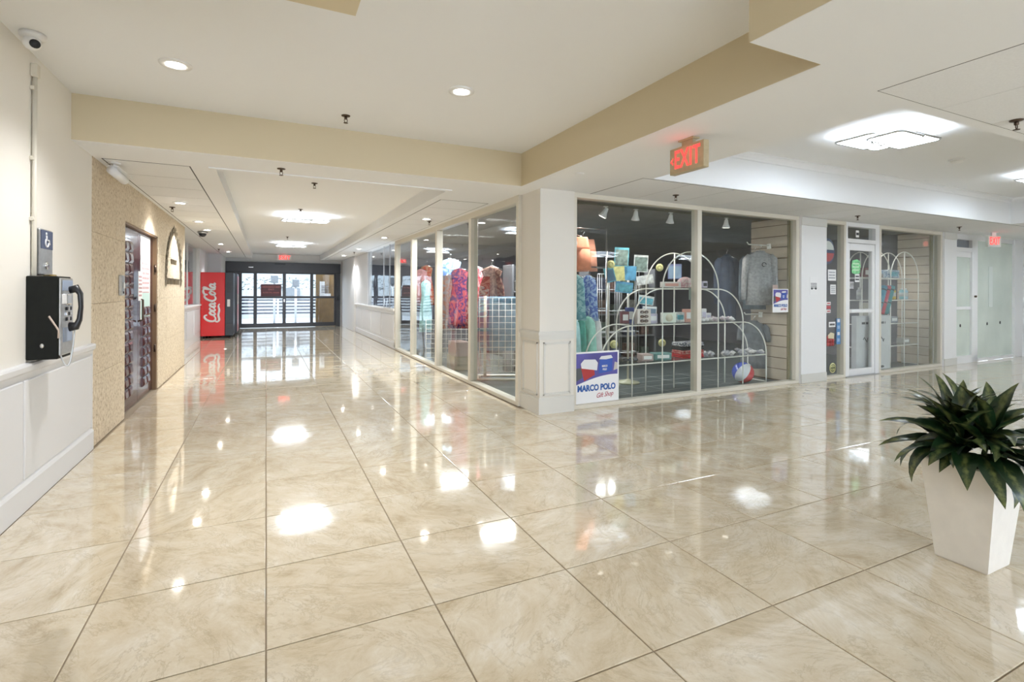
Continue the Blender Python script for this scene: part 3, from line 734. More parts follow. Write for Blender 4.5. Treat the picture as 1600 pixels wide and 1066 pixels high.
# shop interior shell
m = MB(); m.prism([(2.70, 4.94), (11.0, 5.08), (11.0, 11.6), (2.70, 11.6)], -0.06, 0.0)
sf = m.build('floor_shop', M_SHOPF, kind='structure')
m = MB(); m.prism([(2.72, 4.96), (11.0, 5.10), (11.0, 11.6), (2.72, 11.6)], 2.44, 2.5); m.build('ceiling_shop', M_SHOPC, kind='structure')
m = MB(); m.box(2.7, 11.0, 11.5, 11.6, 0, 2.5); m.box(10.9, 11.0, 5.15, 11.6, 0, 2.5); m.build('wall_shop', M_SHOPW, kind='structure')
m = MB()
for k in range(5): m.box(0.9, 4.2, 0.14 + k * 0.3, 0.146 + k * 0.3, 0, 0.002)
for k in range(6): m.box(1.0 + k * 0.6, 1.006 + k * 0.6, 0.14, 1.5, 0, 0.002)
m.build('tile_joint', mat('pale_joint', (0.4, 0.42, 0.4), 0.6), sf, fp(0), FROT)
# slatwall partitions
def slatwall(s, d1, name):
    w = empty(name, fp(s, 0.12), FROT, kind='structure')
    m = MB(); m.box(0.02, 0.06, 0, d1, 0, 2.44); m.build('backing', M_JAMB, w)
    z = 0.02; me = None
    while z < 2.40:
        h = min(0.165, 2.43 - z)
        m = MB(); m.cbox(0, 0.022, 0.0, d1, z, z + h - 0.012, 0.003); m.build('slat', M_SLAT, w); z += 0.165
    m = MB(); m.box(-0.01, 0.06, -0.03, 0.0, 0, 2.44); m.build('edge_strip', mat('edge_olive', (0.22, 0.18, 0.09), 0.5), w)
slatwall(4.26, 0.62, 'partition_slatwall'); slatwall(8.22, 0.52, 'partition_slatwall')

# ------------------------------------------------------------------ white arched display racks
def arc(cx, cz, rx, rz, a0, a1, n=14):
    return [(cx + rx * math.cos(math.radians(a0 + (a1 - a0) * i / n)), cz + rz * math.sin(math.radians(a0 + (a1 - a0) * i / n))) for i in range(n + 1)]
TR = 0.0085
def rack(name, s0, d0, depth, posts, arcs, bars, shelves, label):
    r = empty(name, fp(s0, d0), FROT, label=label, cat='display rack')
    for nm, dd in (('front_frame', 0.0), ('back_frame', depth)):
        m = MB()
        for s, z in posts: m.tube([(s - s0, dd, 0.0), (s - s0, dd, z)], TR, 7)
        for a in arcs: m.tube([(s - s0, dd, z) for s, z in a], TR, 7)
        for sa, sb, z in bars: m.tube([(sa - s0, dd, z), (sb - s0, dd, z)], TR, 7)
        m.build(nm, M_TUBEW, r)
    for s, z in [(q, z) for sa, sb, z in bars for q in (sa, sb)] + [(posts[0][0], 0.03), (posts[-1][0], 0.03)]:
        m = MB(); m.tube([(s - s0, 0, z), (s - s0, depth, z)], TR * 0.8, 6); m.build('cross_bar', M_TUBEW, r)
    for sa, sb, z in shelves:
        m = MB(); m.box(sa - s0 + 0.012, sb - s0 - 0.012, 0.01, depth - 0.01, z + 0.009, z + 0.017); m.build('glass_shelf', M_GLASSD, r)
    return r
SH1, SH2, SH3 = 1.36, 0.90, 0.42
def fpg(s, d=0.0, z=0.0): return fp(s - 0.09, 0.20 + (d - 0.30) * 0.70, z)
rack('arched_rack', 2.43, 0.20, 0.31,
     [(0.95, SH3), (1.44, SH2), (1.93, SH1), (2.43, 1.85), (2.93, SH1), (3.42, SH2), (3.91, SH3)],
     [arc(2.43, SH1, 0.50, 0.49, 0, 180, 24), arc(1.93, SH2, 0.49, 0.46, 90, 180), arc(2.93, SH2, 0.49, 0.46, 0, 90), arc(1.44, SH3, 0.49, 0.48, 90, 180), arc(3.42, SH3, 0.49, 0.48, 0, 90)],
     [(1.93, 2.93, SH1), (1.44, 3.42, SH2), (0.95, 3.91, SH3)], [(1.93, 2.93, SH1), (1.44, 3.42, SH2), (0.95, 3.91, SH3)],
     'white tubular stepped rack of overlapping arches in the big gift shop window')
rack('arched_rack', 7.23, 0.23, 0.26,
     [(6.33, 1.57), (6.75, 2.03), (7.18, 1.57), (7.62, 2.05), (8.08, 1.57)],
     [arc(6.755, 1.57, 0.425, 0.46, 0, 180, 24), arc(7.63, 1.57, 0.45, 0.48, 0, 180, 24)],
     [(6.33, 8.08, 1.57), (6.33, 8.08, 1.19), (6.33, 8.08, 0.78), (6.33, 8.08, 0.39)], [(6.33, 8.08, 1.57), (6.33, 8.08, 1.19), (6.33, 8.08, 0.78), (6.33, 8.08, 0.39)],
     'white double arched shelf rack behind the window right of the shop door')

# ------------------------------------------------------------------ garments
def shell(mb, prof, folds, amp, seed, n=30):
    "closed hanging cloth: prof rows (z, half width, half thickness)"
    rr = random.Random(seed); ph = [rr.uniform(0, 6.28) for _ in range(3)]
    vs = []; fs = []; k = len(prof)
    for i, (z, w, t) in enumerate(prof):
        a = amp * min(1.0, i / (k - 1) * 1.3)
        for j in range(n):
            q = 2 * PI * j / n
            rip = a * (math.sin(folds * q + ph[0]) * 0.6 + math.sin(folds * 1.7 * q + ph[1] + i * 0.25) * 0.4)
            vs.append(((w + rip) * math.cos(q), (t + rip) * math.sin(q) + rip * 0.3, z))
    for i in range(k - 1):
        for j in range(n): fs.append((i * n + j, i * n + (j + 1) % n, (i + 1) * n + (j + 1) % n, (i + 1) * n + j))
    fs.append(tuple(range(n))); fs.append(tuple(reversed([(k - 1) * n + j for j in range(n)])))
    mb.add(vs, fs, True)
def hanger(parent, w, m=None):
    mb = MB()
    mb.tube([(-w, 0, -0.05), (0, 0, 0.01), (w, 0, -0.05)], 0.006, 6)
    mb.tube([(0, 0, 0.01), (0, 0, 0.05), (0.022, 0, 0.075), (0.0, 0, 0.10), (-0.02, 0, 0.085)], 0.0035, 6)
    mb.build('hanger', m or M_CHROME, parent)
def shirt(name, loc, rot, w, h, mt, label, sleeve=0.5, seed=1, neck=True, group=None, tg=False):
    r = empty(name, loc, rot, label=label, cat='shirt', group=group)
    hanger(r, w * 0.36)
    m = MB()
    shell(m, [(0.0, w * 0.13, 0.03), (-0.02, w * 0.2, 0.035), (-0.055, w * 0.36, 0.038), (-0.11, w * 0.40, 0.042), (-0.25 * h - 0.05, w * 0.39, 0.045), (-0.6 * h, w * 0.40, 0.05), (-0.85 * h, w * 0.42, 0.055), (-h, w * 0.43, 0.06)], 7, 0.020, seed)
    m.build('torso', mt, r)
    for sx in (-1, 1):
        m = MB(); L = sleeve
        pts = [(sx * w * 0.32, 0, -0.065), (sx * w * 0.42, 0, -0.12), (sx * (w * 0.47), 0.012, -0.14 - L * 0.4), (sx * (w * 0.50), 0.0, -0.14 - L * 0.8), (sx * w * 0.50, -0.01, -0.14 - L)]
        m.tube(pts, [0.045, 0.056, 0.044, 0.038, 0.034], 12); m.build('sleeve', mt, r)
    if neck:
        m = MB(); m.tube([(w * 0.13 * math.cos(a), 0.035 * math.sin(a), 0.0) for a in [i * PI / 8 for i in range(16)]], 0.010, 6, closed=True); m.build('collar', mt, r)
    if tg:
        m = MB(); m.box(w * 0.30, w * 0.30 + 0.07, -0.12, -0.115, -0.66, -0.50); m.build('price_tag', mat('tag_pink', (0.70, 0.45, 0.40), 0.6), r)
        m = MB(); m.tube([(w * 0.3 + 0.035, -0.115, -0.5), (w * 0.42, -0.08, -0.36)], 0.002, 5); m.build('tag_string', M_INK, r)
        m = MB(); m.tube([(0.03 + 0.03 * math.cos(a), -0.082, -0.20 + 0.03 * math.sin(a)) for a in [i * PI / 5 for i in range(9)]], 0.006, 5); m.build('chest_emblem', M_INK, r)
    return r
def drape(name, loc, rot, w, h, mt, label, seed=1, group=None, cat='garment', waist=0.0, amp=0.016):
    r = empty(name, loc, rot, label=label, cat=cat, group=group)
    hanger(r, w * 0.4)
    m = MB()
    shell(m, [(-0.005, w * 0.10, 0.015), (-0.03, w * 0.24, 0.02), (-0.075, w * 0.40, 0.03), (-0.3 * h, w * (0.44 - waist), 0.045), (-0.6 * h, w * 0.46, 0.055), (-0.85 * h, w * 0.49, 0.06), (-h, w * 0.52, 0.065)], 5, amp, seed, 24)
    m.build('cloth', mt, r)
    return r
def cloth(name, c, noise=0.25, sc=14): return mat(name, c, 0.85, noise=noise, nscale=sc)
def vivid(name, c1, c2, sc=6):
    if name in MATS: return MATS[name]
    m, nt, b = new_mat(name); b.inputs['Roughness'].default_value = 0.8
    tc = nt.nodes.new('ShaderNodeTexCoord'); n = nt.nodes.new('ShaderNodeTexNoise'); n.inputs['Scale'].default_value = sc; n.inputs['Distortion'].default_value = 2
    nt.links.new(tc.outputs['Object'], n.inputs['Vector'])
    r = nt.nodes.new('ShaderNodeValToRGB'); r.color_ramp.elements[0].position = 0.46; r.color_ramp.elements[1].position = 0.54
    r.color_ramp.elements[0].color = (*c1, 1); r.color_ramp.elements[1].color = (*c2, 1)
    nt.links.new(n.outputs['Fac'], r.inputs[0]); nt.links.new(r.outputs[0], b.inputs['Base Color'])
    MATS[name] = m
    return m
GREY1 = cloth('heather_grey', (0.33, 0.325, 0.33), 0.22, 30); GREY2 = cloth('slate_blue_grey', (0.16, 0.20, 0.24)); NAVY = cloth('dark_navy', (0.055, 0.07, 0.11)); GREY3 = cloth('charcoal_grey', (0.15, 0.16, 0.175))
shirt('long_sleeve_shirt', fp(4.00, 0.38, 1.93), FROT - 0.55, 0.46, 0.80, GREY1, 'light grey long sleeve shirt with pink price tag hanging by the slatwall', 0.58, 3, tg=True)
shirt('long_sleeve_shirt', fp(4.10, 0.56, 1.92), FROT - 0.75, 0.36, 0.86, GREY2, 'blue grey long sleeve shirt hanging just behind the light grey one', 0.60, 4)
shirt('long_sleeve_shirt', fp(3.86, 0.86, 1.90), FROT - 0.35, 0.34, 1.02, NAVY, 'dark navy shirt hanging left of the light grey long sleeve shirt', 0.62, 5)
shirt('short_sleeve_shirt', fp(4.10, 0.56, 0.88), FROT - 0.85, 0.40, 0.72, GREY3, 'charcoal short sleeve shirt hanging low by the slatwall below the long sleeves', 0.17, 6)
def arm_bar(loc_s, d, z, label):
    r = empty('display_arm', fp(4.28, d, z), FROT, label=label, cat='display arm')
    m = MB(); m.tube([(0, 0, 0), (loc_s - 4.28, 0, 0.0), (loc_s - 4.31, 0, 0.03)], 0.009, 7); m.build('bar', M_TUBEW, r)
    m = MB(); m.cbox(-0.035, -0.004, -0.03, 0.03, -0.05, 0.03, 0.004); m.build('bracket', M_TUBEW, r)
arm_bar(3.80, 0.42, 2.03, 'white display arm on the slatwall carrying the long sleeve shirts')
arm_bar(3.92, 0.56, 0.985, 'white display arm on the slatwall carrying the charcoal short sleeve shirt')
# rail of beach wear left of the rack
CORAL = cloth('coral_cloth', (0.80, 0.30, 0.18), 0.15); MINT = cloth('mint_cloth', (0.36, 0.68, 0.58), 0.2); TEAL = cloth('teal_cloth', (0.10, 0.38, 0.31), 0.25); AQUA = cloth('aqua_cloth', (0.45, 0.72, 0.74), 0.2); BLUE = vivid('blue_print_cloth', (0.07, 0.13, 0.40), (0.30, 0.42, 0.62), 12); BLUT = vivid('teal_print_cloth', (0.10, 0.28, 0.33), (0.28, 0.48, 0.52), 10); OFFW = cloth('off_white_cloth', (0.72, 0.70, 0.70), 0.1)
def shorts(loc, rot, mt, label, seed):
    r = empty('shorts', loc, rot, label=label, cat='shorts')
    hanger(r, 0.13)
    m = MB(); shell(m, [(-0.03, 0.15, 0.03), (-0.05, 0.16, 0.04), (-0.16, 0.18, 0.055), (-0.2, 0.185, 0.06)], 5, 0.008, seed); m.build('waist', mt, r)
    for sx in (-1, 1):
        m = MB(); vs = []
        m.T = Matrix.Translation((sx * 0.098, 0, 0)); shell(m, [(-0.19, 0.088, 0.055), (-0.32, 0.095, 0.06), (-0.46, 0.10, 0.065)], 4, 0.012, seed + sx, 18); m.build('trouser_leg', mt, r)
    m = MB(); m.tube([(0.0, -0.04, -0.05), (0.01, -0.055, -0.10), (0.02, -0.05, -0.15)], 0.004, 5); m.build('drawstring', OFFW, r)
shorts(fp(1.00, 0.80, 2.06), FROT - 0.5, CORAL, 'coral orange shorts nearest the corner column in the big window', 11)
shorts(fp(1.24, 0.98, 2.05), FROT - 0.9, cloth('coral_cloth_pale', (0.78, 0.36, 0.25), 0.15), 'paler coral shorts hanging just behind the first coral pair', 12)
drape('beach_dress', fp(0.98, 0.78, 1.55), FROT - 1.1, 0.30, 0.60, BLUT, 'teal printed beach dress below the coral shorts', 13, cat='dress')
drape('beach_dress', fp(1.20, 0.80, 1.54), FROT - 1.1, 0.26, 0.60, BLUE, 'blue printed beach dress right of the teal printed one', 14, cat='dress')
for i, (mt, nm) in enumerate(((AQUA, 'aqua sleeveless top at the column end of the low rail'), (TEAL, 'deep teal green top second from the column on the low rail'), (MINT, 'mint green top third from the column on the low rail'), (OFFW, 'off white top at the rack end of the low rail'))):
    drape('sleeveless_top', fp(0.90 + i * 0.125, 0.72 + (i % 2) * 0.05, 1.00), FROT - 1.25, 0.24, 0.53, mt, nm, 20 + i, cat='top', amp=0.02)
def rail_stand(name, s0, s1, d, zs, label):
    r = empty(name, fp((s0 + s1) / 2, d), FROT, label=label, cat='clothes rail'); w = (s1 - s0) / 2
    m = MB()
    for x in (-w, w): m.tube([(x, 0, 0), (x, 0, max(zs))], 0.012, 8)
    m.build('upright', M_CHROME, r)
    for z in zs:
        m = MB(); m.tube([(-w, 0, z), (w, 0, z)], 0.010, 8); m.build('rail', M_CHROME, r)
    for x in (-w, w):
        m = MB(); m.cbox(x - 0.02, x + 0.02, -0.22, 0.22, 0, 0.03, 0.006); m.build('foot', M_CHROME, r)
rail_stand('clothes_rail', 0.66, 1.50, 0.80, (2.155, 1.645, 1.095), 'chrome three tier clothes rail at the left end of the big shop window')

# ------------------------------------------------------------------ spinners, cards and tags
def spinner(s, d, h, label, rb=0.165):
    r = empty('spinner_stand', fp(s, d), FROT, label=label, cat='display stand')
    m = MB(); m.lathe([(rb, 0), (rb, 0.02), (0.03, 0.05), (0.022, 0.06)], 24); m.build('base', mat('stand_olive', (0.33, 0.33, 0.22), 0.45), r)
    m = MB(); m.tube([(0, 0, 0.05), (0, 0, h)], 0.014, 8); m.build('pole', M_CREAM, r)
    m = MB()
    for k in range(8):
        a = k * PI / 4; x, y = 0.15 * math.cos(a), 0.15 * math.sin(a)
        m.tube([(x, y, 0.45), (x, y, h - 0.05)], 0.0035, 5)
    for z in (0.45, 0.75, 1.05, 1.35, h - 0.05):
        m.tube([(0.15 * math.cos(i * PI / 8), 0.15 * math.sin(i * PI / 8), z) for i in range(16)], 0.0035, 5, closed=True)
        m.tube([(-0.15, 0, z), (0.15, 0, z)], 0.0035, 5); m.tube([(0, -0.15, z), (0, 0.15, z)], 0.0035, 5)
    m.build('wire_cage', M_STEEL, r)
    return r
spinner(1.72, 1.05, 1.62, 'olive based wire spinner stand left behind the arched rack')
spinner(2.10, 1.08, 1.66, 'olive based wire spinner stand behind the middle of the arched rack')
CT = mat('card_teal', (0.10, 0.36, 0.45), 0.5, noise=0.4, nscale=20); CY = mat('card_yellow', (0.62, 0.58, 0.25), 0.5, noise=0.3, nscale=18); CB = mat('card_blue_bright', (0.10, 0.33, 0.55), 0.5, noise=0.3, nscale=14); CW = mat('card_white', (0.60, 0.62, 0.62), 0.5, noise=0.4, nscale=22)
def card(s, d, z, w, h, mt, tilt, label, extra=None):
    r = empty('souvenir_card', fp(s, d, z), Euler((0, tilt, FROT - 0.45)), label=label, cat='card')
    m = MB(); m.box(-w / 2, w / 2, -0.003, 0.003, -h / 2, h / 2); m.build('board', mt, r)
    m = MB(); m.box(-w / 2 + 0.012, w / 2 - 0.012, -0.0045, -0.003, -h / 2 + 0.012, h / 2 - 0.03); m.build('picture', extra or CB, r)
for a in ((1.80, 0.86, 1.80, 0.20, 0.26, CT, 0.05, 'teal souvenir card topmost on the left spinner stand', mat('card_dark', (0.16, 0.22, 0.2), 0.5, noise=0.6, nscale=20)),
          (1.76, 0.86, 1.57, 0.15, 0.20, CY, -0.05, 'yellow souvenir card in the middle of the left spinner stand', CY),
          (1.93, 0.86, 1.58, 0.20, 0.20, CB, 0.06, 'bright blue souvenir card right of the yellow one on the left spinner', CB),
          (1.83, 0.84, 1.38, 0.24, 0.15, CB, 0.12, 'blue and white souvenir card lowest on the left spinner stand', CT),
          (1.60, 0.86, 1.55, 0.14, 0.20, CT, -0.25, 'small dark teal souvenir card tilted at the left of the left spinner', mat('card_navy', (0.05, 0.12, 0.2), 0.5)),
          (2.16, 0.88, 1.72, 0.20, 0.24, CW, 0.05, 'grey white framed card topmost on the right spinner stand', mat('card_dark', (0.16, 0.22, 0.2), 0.5)),
          (2.22, 0.86, 1.49, 0.24, 0.13, CW, -0.15, 'white souvenir card tilted in the middle of the right spinner stand', CW),
          (2.24, 0.86, 1.20, 0.22, 0.13, CW, 0.15, 'pale souvenir card low on the right spinner stand', CT),
          (2.25, 0.80, 1.03, 0.20, 0.17, mat('frame_pale', (0.75, 0.77, 0.78), 0.4), 0.06, 'pale framed blue picture hanging low on the right spinner stand', mat('pic_blue', (0.16, 0.24, 0.34), 0.4)),
          (2.78, 0.86, 1.62, 0.20, 0.22, mat('card_lilac', (0.20, 0.22, 0.42), 0.5), 0.0, 'lilac blue card behind the top arch of the rack', mat('card_sky', (0.25, 0.36, 0.5), 0.5))):
    card(*a[:7], a[7], a[8])
def price_disc(s, d, z, label):
    r = empty('price_disc', fp(s, d, z), FROT - 0.4, label=label, cat='price tag', group='round yellow price discs in the shop window')
    m = MB(); m.lathe([(0.055, -0.002), (0.055, 0.002)], 20); m.v = [(x, z, y) for x, y, z in m.v]; m.build('disc', mat('disc_yellow', (0.66, 0.63, 0.30), 0.5), r)
    m = MB(); m.tube([(0.03 * math.cos(i * PI / 6), -0.004, 0.03 * math.sin(i * PI / 6)) for i in range(10)], 0.004, 5); m.build('printed_mark', mat('disc_olive', (0.40, 0.38, 0.16), 0.5), r)
price_disc(1.57, 0.80, 1.69, 'round yellow price disc above the tilted teal card'); price_disc(2.47, 0.84, 1.67, 'round yellow price disc beside the centre post of the arched rack')
price_disc(1.55, 0.70, 0.62, 'round yellow price disc just above the big shop poster'); price_disc(2.41, 0.72, 0.60, 'round yellow price disc beside the red towels')

# ------------------------------------------------------------------ goods on the arched rack
def crate(name, s, d, z, w, t, h, mt, label, cat='box', detail=None, rot=0.0, group=None):
    r = empty(name, (fpg if s < 4.2 else fp)(s, d, z), FROT + rot, label=label, cat=cat, group=group)
    m = MB(); m.cbox(-w / 2, w / 2, -t / 2, t / 2, 0, h, 0.004); m.build('body', mt, r)
    if detail: detail(r, w, t, h)
    return r
ZG = 0.018
def d_sung(r, w, t, h):
    for i in range(3):
        z = h * (0.2 + i * 0.3); m = MB()
        for x in (-0.028, 0.028): m.tube([(x + 0.022 * math.cos(k * PI / 5), -t / 2 - 0.008, z + 0.014 * math.sin(k * PI / 5)) for k in range(10)], 0.006, 5, closed=True); m.add([(x + 0.022 * math.cos(k * PI / 5), -t / 2 - 0.008, z + 0.014 * math.sin(k * PI / 5)) for k in range(10)], [tuple(range(10))])
        m.tube([(-0.006, -t / 2 - 0.008, z), (0.006, -t / 2 - 0.008, z)], 0.003, 5)
        m.build('sunglasses', mat('lens_brown', (0.10, 0.05, 0.03), 0.2), r)
crate('sunglasses_display', 1.74, 0.38, SH2 + ZG, 0.18, 0.10, 0.185, mat('box_blush', (0.78, 0.70, 0.66), 0.5), 'blush white display block with three pairs of brown sunglasses', 'display', d_sung, -0.3)
def d_clock(r, w, t, h):
    m = MB(); m.lathe([(0.05, 0), (0.05, 0.006)], 18); m.v = [(x, -t / 2 - z, h / 2 + y) for x, y, z in m.v]; m.build('dial', mat('dial_cream', (0.70, 0.66, 0.52), 0.5), r)
crate('mantel_clock', 2.21, 0.44, SH2 + ZG, 0.20, 0.05, 0.13, mat('box_mint_white', (0.74, 0.78, 0.70), 0.5), 'pale mint mantel clock on the middle shelf of the arched rack', 'clock', d_clock, -0.3)
def d_label(c):
    def f(r, w, t, h):
        m = MB(); m.box(-w * 0.36, w * 0.36, -t / 2 - 0.001, -t / 2, h * 0.25, h * 0.75); m.build('printed_label', c, r)
    return f
PINK = mat('box_coral', (0.66, 0.33, 0.26), 0.5); LILAC = mat('box_lilac', (0.52, 0.48, 0.62), 0.5); NV = mat('box_navy', (0.05, 0.08, 0.28), 0.5, noise=0.4, nscale=30); MAR = mat('box_maroon', (0.16, 0.04, 0.05), 0.5)
for s, w, h, mt, lb, dt in ((2.63, 0.15, 0.17, PINK, 'coral pink gift box on the middle shelf left of the window mullion', M_PAPER), (2.45, 0.12, 0.13, CW, 'grey white gift box between the clock and the coral box', CT),
                            (1.98, 0.12, 0.12, LILAC, 'lilac gift box between the sunglasses display and the clock', M_PAPER), (2.32, 0.09, 0.09, CT, 'small teal gift box beside the mint clock', M_PAPER)):
    crate('gift_box', s, 0.52, SH2 + ZG, w, 0.09, h, mt, lb, 'box', d_label(dt), -0.3)
for s, w, h, mt, lb in ((1.58, 0.10, 0.15, MAR, 'maroon gift box at the left end of the middle shelf'), (1.66, 0.10, 0.20, NV, 'navy blue gift box behind the sunglasses display')):
    crate('gift_box', s, 0.60, SH2 + ZG, w, 0.07, h, mt, lb, 'box', d_label(M_PAPER), -0.3)
crate('gift_box', 2.30, 0.52, SH1 + ZG, 0.26, 0.08, 0.075, mat('box_ivory', (0.70, 0.66, 0.62), 0.5), 'low ivory gift box on the top shelf of the arched rack', 'box', d_label(PINK), -0.3)
crate('gift_box', 2.84, 0.42, SH1 + ZG, 0.07, 0.06, 0.09, LILAC, 'small lilac gift box on the top shelf right of the cap', 'box', d_label(M_INK), -0.3)
cap = empty('sun_cap', fpg(2.56, 0.52, SH1 + ZG), FROT - 0.4, label='pink patterned sun cap on the top shelf of the arched rack', cat='cap')
PINKC = vivid('cap_pink', (0.62, 0.36, 0.40), (0.68, 0.62, 0.60), 18)
m = MB(); m.lathe([(0.11, 0), (0.112, 0.04), (0.10, 0.09), (0.07, 0.125), (0.03, 0.142), (0.004, 0.145)], 22); m.build('crown', PINKC, cap)
m = MB(); vs = []
for i in range(11):
    a = PI + PI * i / 10; vs += [(0.108 * math.cos(a), 0.108 * math.sin(a), 0.01), (0.115 * math.cos(a), 0.19 * math.sin(a), 0.0)]
m.add(vs + [(x, y, z + 0.006) for x, y, z in vs], [(2 * i, 2 * i + 1, 2 * i + 3, 2 * i + 2) for i in range(10)] + [(22 + 2 * i, 22 + 2 * i + 2, 22 + 2 * i + 3, 22 + 2 * i + 1) for i in range(10)] + [(2 * i + 1, 22 + 2 * i + 1, 22 + 2 * i + 3, 2 * i + 3) for i in range(10)], True)
m.build('brim', PINKC, cap)
m = MB(); m.box(-0.03, 0.03, -0.2, -0.197, -0.16, -0.0); m.build('swing_tag', mat('tag_aqua', (0.45, 0.58, 0.60), 0.6), cap)
# folded towels
for i, (mt, lb) in enumerate(((mat('towel_red', (0.55, 0.03, 0.04), 0.9, noise=0.3, nscale=30), 'red folded towel lowest in the stack on the rack'), (vivid('towel_red_print', (0.50, 0.03, 0.04), (0.62, 0.30, 0.28), 24), 'red patterned folded towel second from the bottom of the stack'), (mat('towel_black', (0.03, 0.03, 0.035), 0.9), 'black folded towel third in the stack'), (vivid('towel_stripe', (0.10, 0.11, 0.16), (0.70, 0.70, 0.72), 20), 'grey and white folded towel topmost of the stack'))):
    r = empty('folded_towel', fpg(2.63, 0.54, SH3 + ZG + i * 0.052), FROT + 0.02 * (i % 2), label=lb, cat='towel', group='folded towels stacked on the arched rack')
    for k in range(2):
        m = MB(); m.cbox(-0.20, 0.20, -0.11 + k * 0.01, 0.11 - k * 0.01, k * 0.025, k * 0.025 + 0.024, 0.009); m.build('fold', mt, r)
# shells
sh_me = []
for q in range(3):
    mb = MB(); rr = random.Random(q); rows = []
    for i in range(7):
        t = i / 6; rad = 0.032 * math.sin(PI * (0.08 + 0.9 * t)) * (1.1 - 0.5 * t) * (1 + 0.18 * math.sin(i * 2.6)); rows.append((max(rad, 0.002), t * (0.075 + 0.02 * q)))
    mb.lathe(rows, 9); sh_me.append(mb)
SHELLM = [mat('shell_white', (0.68, 0.66, 0.66), 0.4, noise=0.3, nscale=60), mat('shell_grey', (0.36, 0.36, 0.40), 0.4, noise=0.4, nscale=60), mat('shell_mauve', (0.50, 0.42, 0.46), 0.4, noise=0.3, nscale=60)]
sh_obj = {}
def shells(s0, s1, d0, d1, z, n, label, group, cols):
    for i in range(n):
        k = R.randrange(3); c = cols[i % len(cols)]
        loc = fpg(s0 + (s1 - s0) * (i + R.random() * 0.8) / n, R.uniform(d0, d1), z + 0.026); rot = Euler((PI / 2 + R.uniform(-0.25, 0.25), 0, R.uniform(0, 6)))
        if (k, c) not in sh_obj: sh_obj[(k, c)] = sh_me[k].build('sea_shell', SHELLM[c], None, loc, rot, label, 'sea shell', group).data
        else: link('sea_shell', sh_obj[(k, c)], None, loc, rot, label, 'sea shell', group)
shells(2.80, 3.44, 0.36, 0.68, SH2 + ZG, 17, 'white sea shell among those on the middle shelf right of the mullion', 'white shells on the middle shelf', (0, 0, 2))
shells(2.92, 3.95, 0.36, 0.68, SH3 + ZG, 26, 'grey sea shell among those on the lowest shelf right of the mullion', 'grey shells on the lowest shelf', (1, 0, 1))
for s, h in ((2.86, 0.13), (2.96, 0.17), (3.05, 0.11)):
    crate('trinket_box', s, 0.60, SH2 + ZG, 0.075, 0.06, h, SHELLM[0], {0.13: 'white trinket box nearest the mullion behind the white shells', 0.17: 'tallest white trinket box behind the white shells', 0.11: 'lowest white trinket box behind the white shells'}[h], 'box', d_label(LILAC), -0.3)
for i, s in enumerate((1.16, 1.28, 1.40, 1.52, 1.64)):
    r = empty('sunglasses', fpg(s, 0.46 + 0.06 * (i % 2), SH3 + ZG + 0.022), FROT + R.uniform(-0.5, 0.2), label=['leftmost','second from left','middle','second from right','rightmost'][i] + ' of five black sunglasses on the lowest shelf', cat='sunglasses', group='black sunglasses on the lowest shelf')
    m = MB()
    for x in (-0.034, 0.034):
        pts = [(x + 0.028 * math.cos(k * PI / 6), 0, 0.02 * math.sin(k * PI / 6)) for k in range(12)]
        m.tube(pts, 0.004, 5, closed=True); m.add(pts, [tuple(range(12))])
    m.build('lenses', M_BLACK, r)
    m = MB()
    for x in (-0.062, 0.062): m.tube([(x, 0, 0.008), (x * 0.97, 0.08, 0.006), (x * 0.94, 0.13, -0.012)], 0.003, 5)
    m.build('temples', M_BLACK, r)
for s, w, mt, lb in ((1.86, 0.16, mat('box_rosewood', (0.42, 0.32, 0.30), 0.5), 'rosy brown open gift tray on the lowest shelf'), (2.12, 0.24, mat('box_deep_teal', (0.12, 0.28, 0.27), 0.5), 'deep teal gift box on the lowest shelf left of the red towels')):
    crate('gift_box', s, 0.50, SH3 + ZG, w, 0.14, 0.085, mt, lb, 'box', d_label(M_PAPER), -0.2)
# beach ball
ball = empty('beach_ball', fp(3.62, 0.36, 0.155), Euler((0.5, 0.35, 0.2)), label='blue and white beach ball with a red panel under the arched rack', cat='ball')
cols = [mat('vinyl_blue', (0.06, 0.10, 0.50), 0.25), mat('vinyl_white', (0.72, 0.73, 0.78), 0.25), mat('vinyl_blue', (0.06, 0.10, 0.50), 0.25), mat('vinyl_white', (0.72, 0.73, 0.78), 0.25), mat('vinyl_red', (0.6, 0.05, 0.06), 0.25), mat('vinyl_white', (0.72, 0.73, 0.78), 0.25)]
for k in range(6):
    mb = MB(); vs = []; na, nb = 6, 12
    for i in range(nb + 1):
        th = PI * i / nb
        for j in range(na + 1):
            a = (k + j / na) * PI / 3; vs.append((0.15 * math.sin(th) * math.cos(a), 0.15 * math.sin(th) * math.sin(a), 0.15 * math.cos(th)))
    mb.add(vs, [(i * (na + 1) + j, i * (na + 1) + j + 1, (i + 1) * (na + 1) + j + 1, (i + 1) * (na + 1) + j) for i in range(nb) for j in range(na)], True)
    mb.build('panel', cols[k], ball)
m = MB(); m.lathe([(0.025, 0.147), (0.025, 0.152)], 12); m.build('valve_cap', M_PAPER, ball)

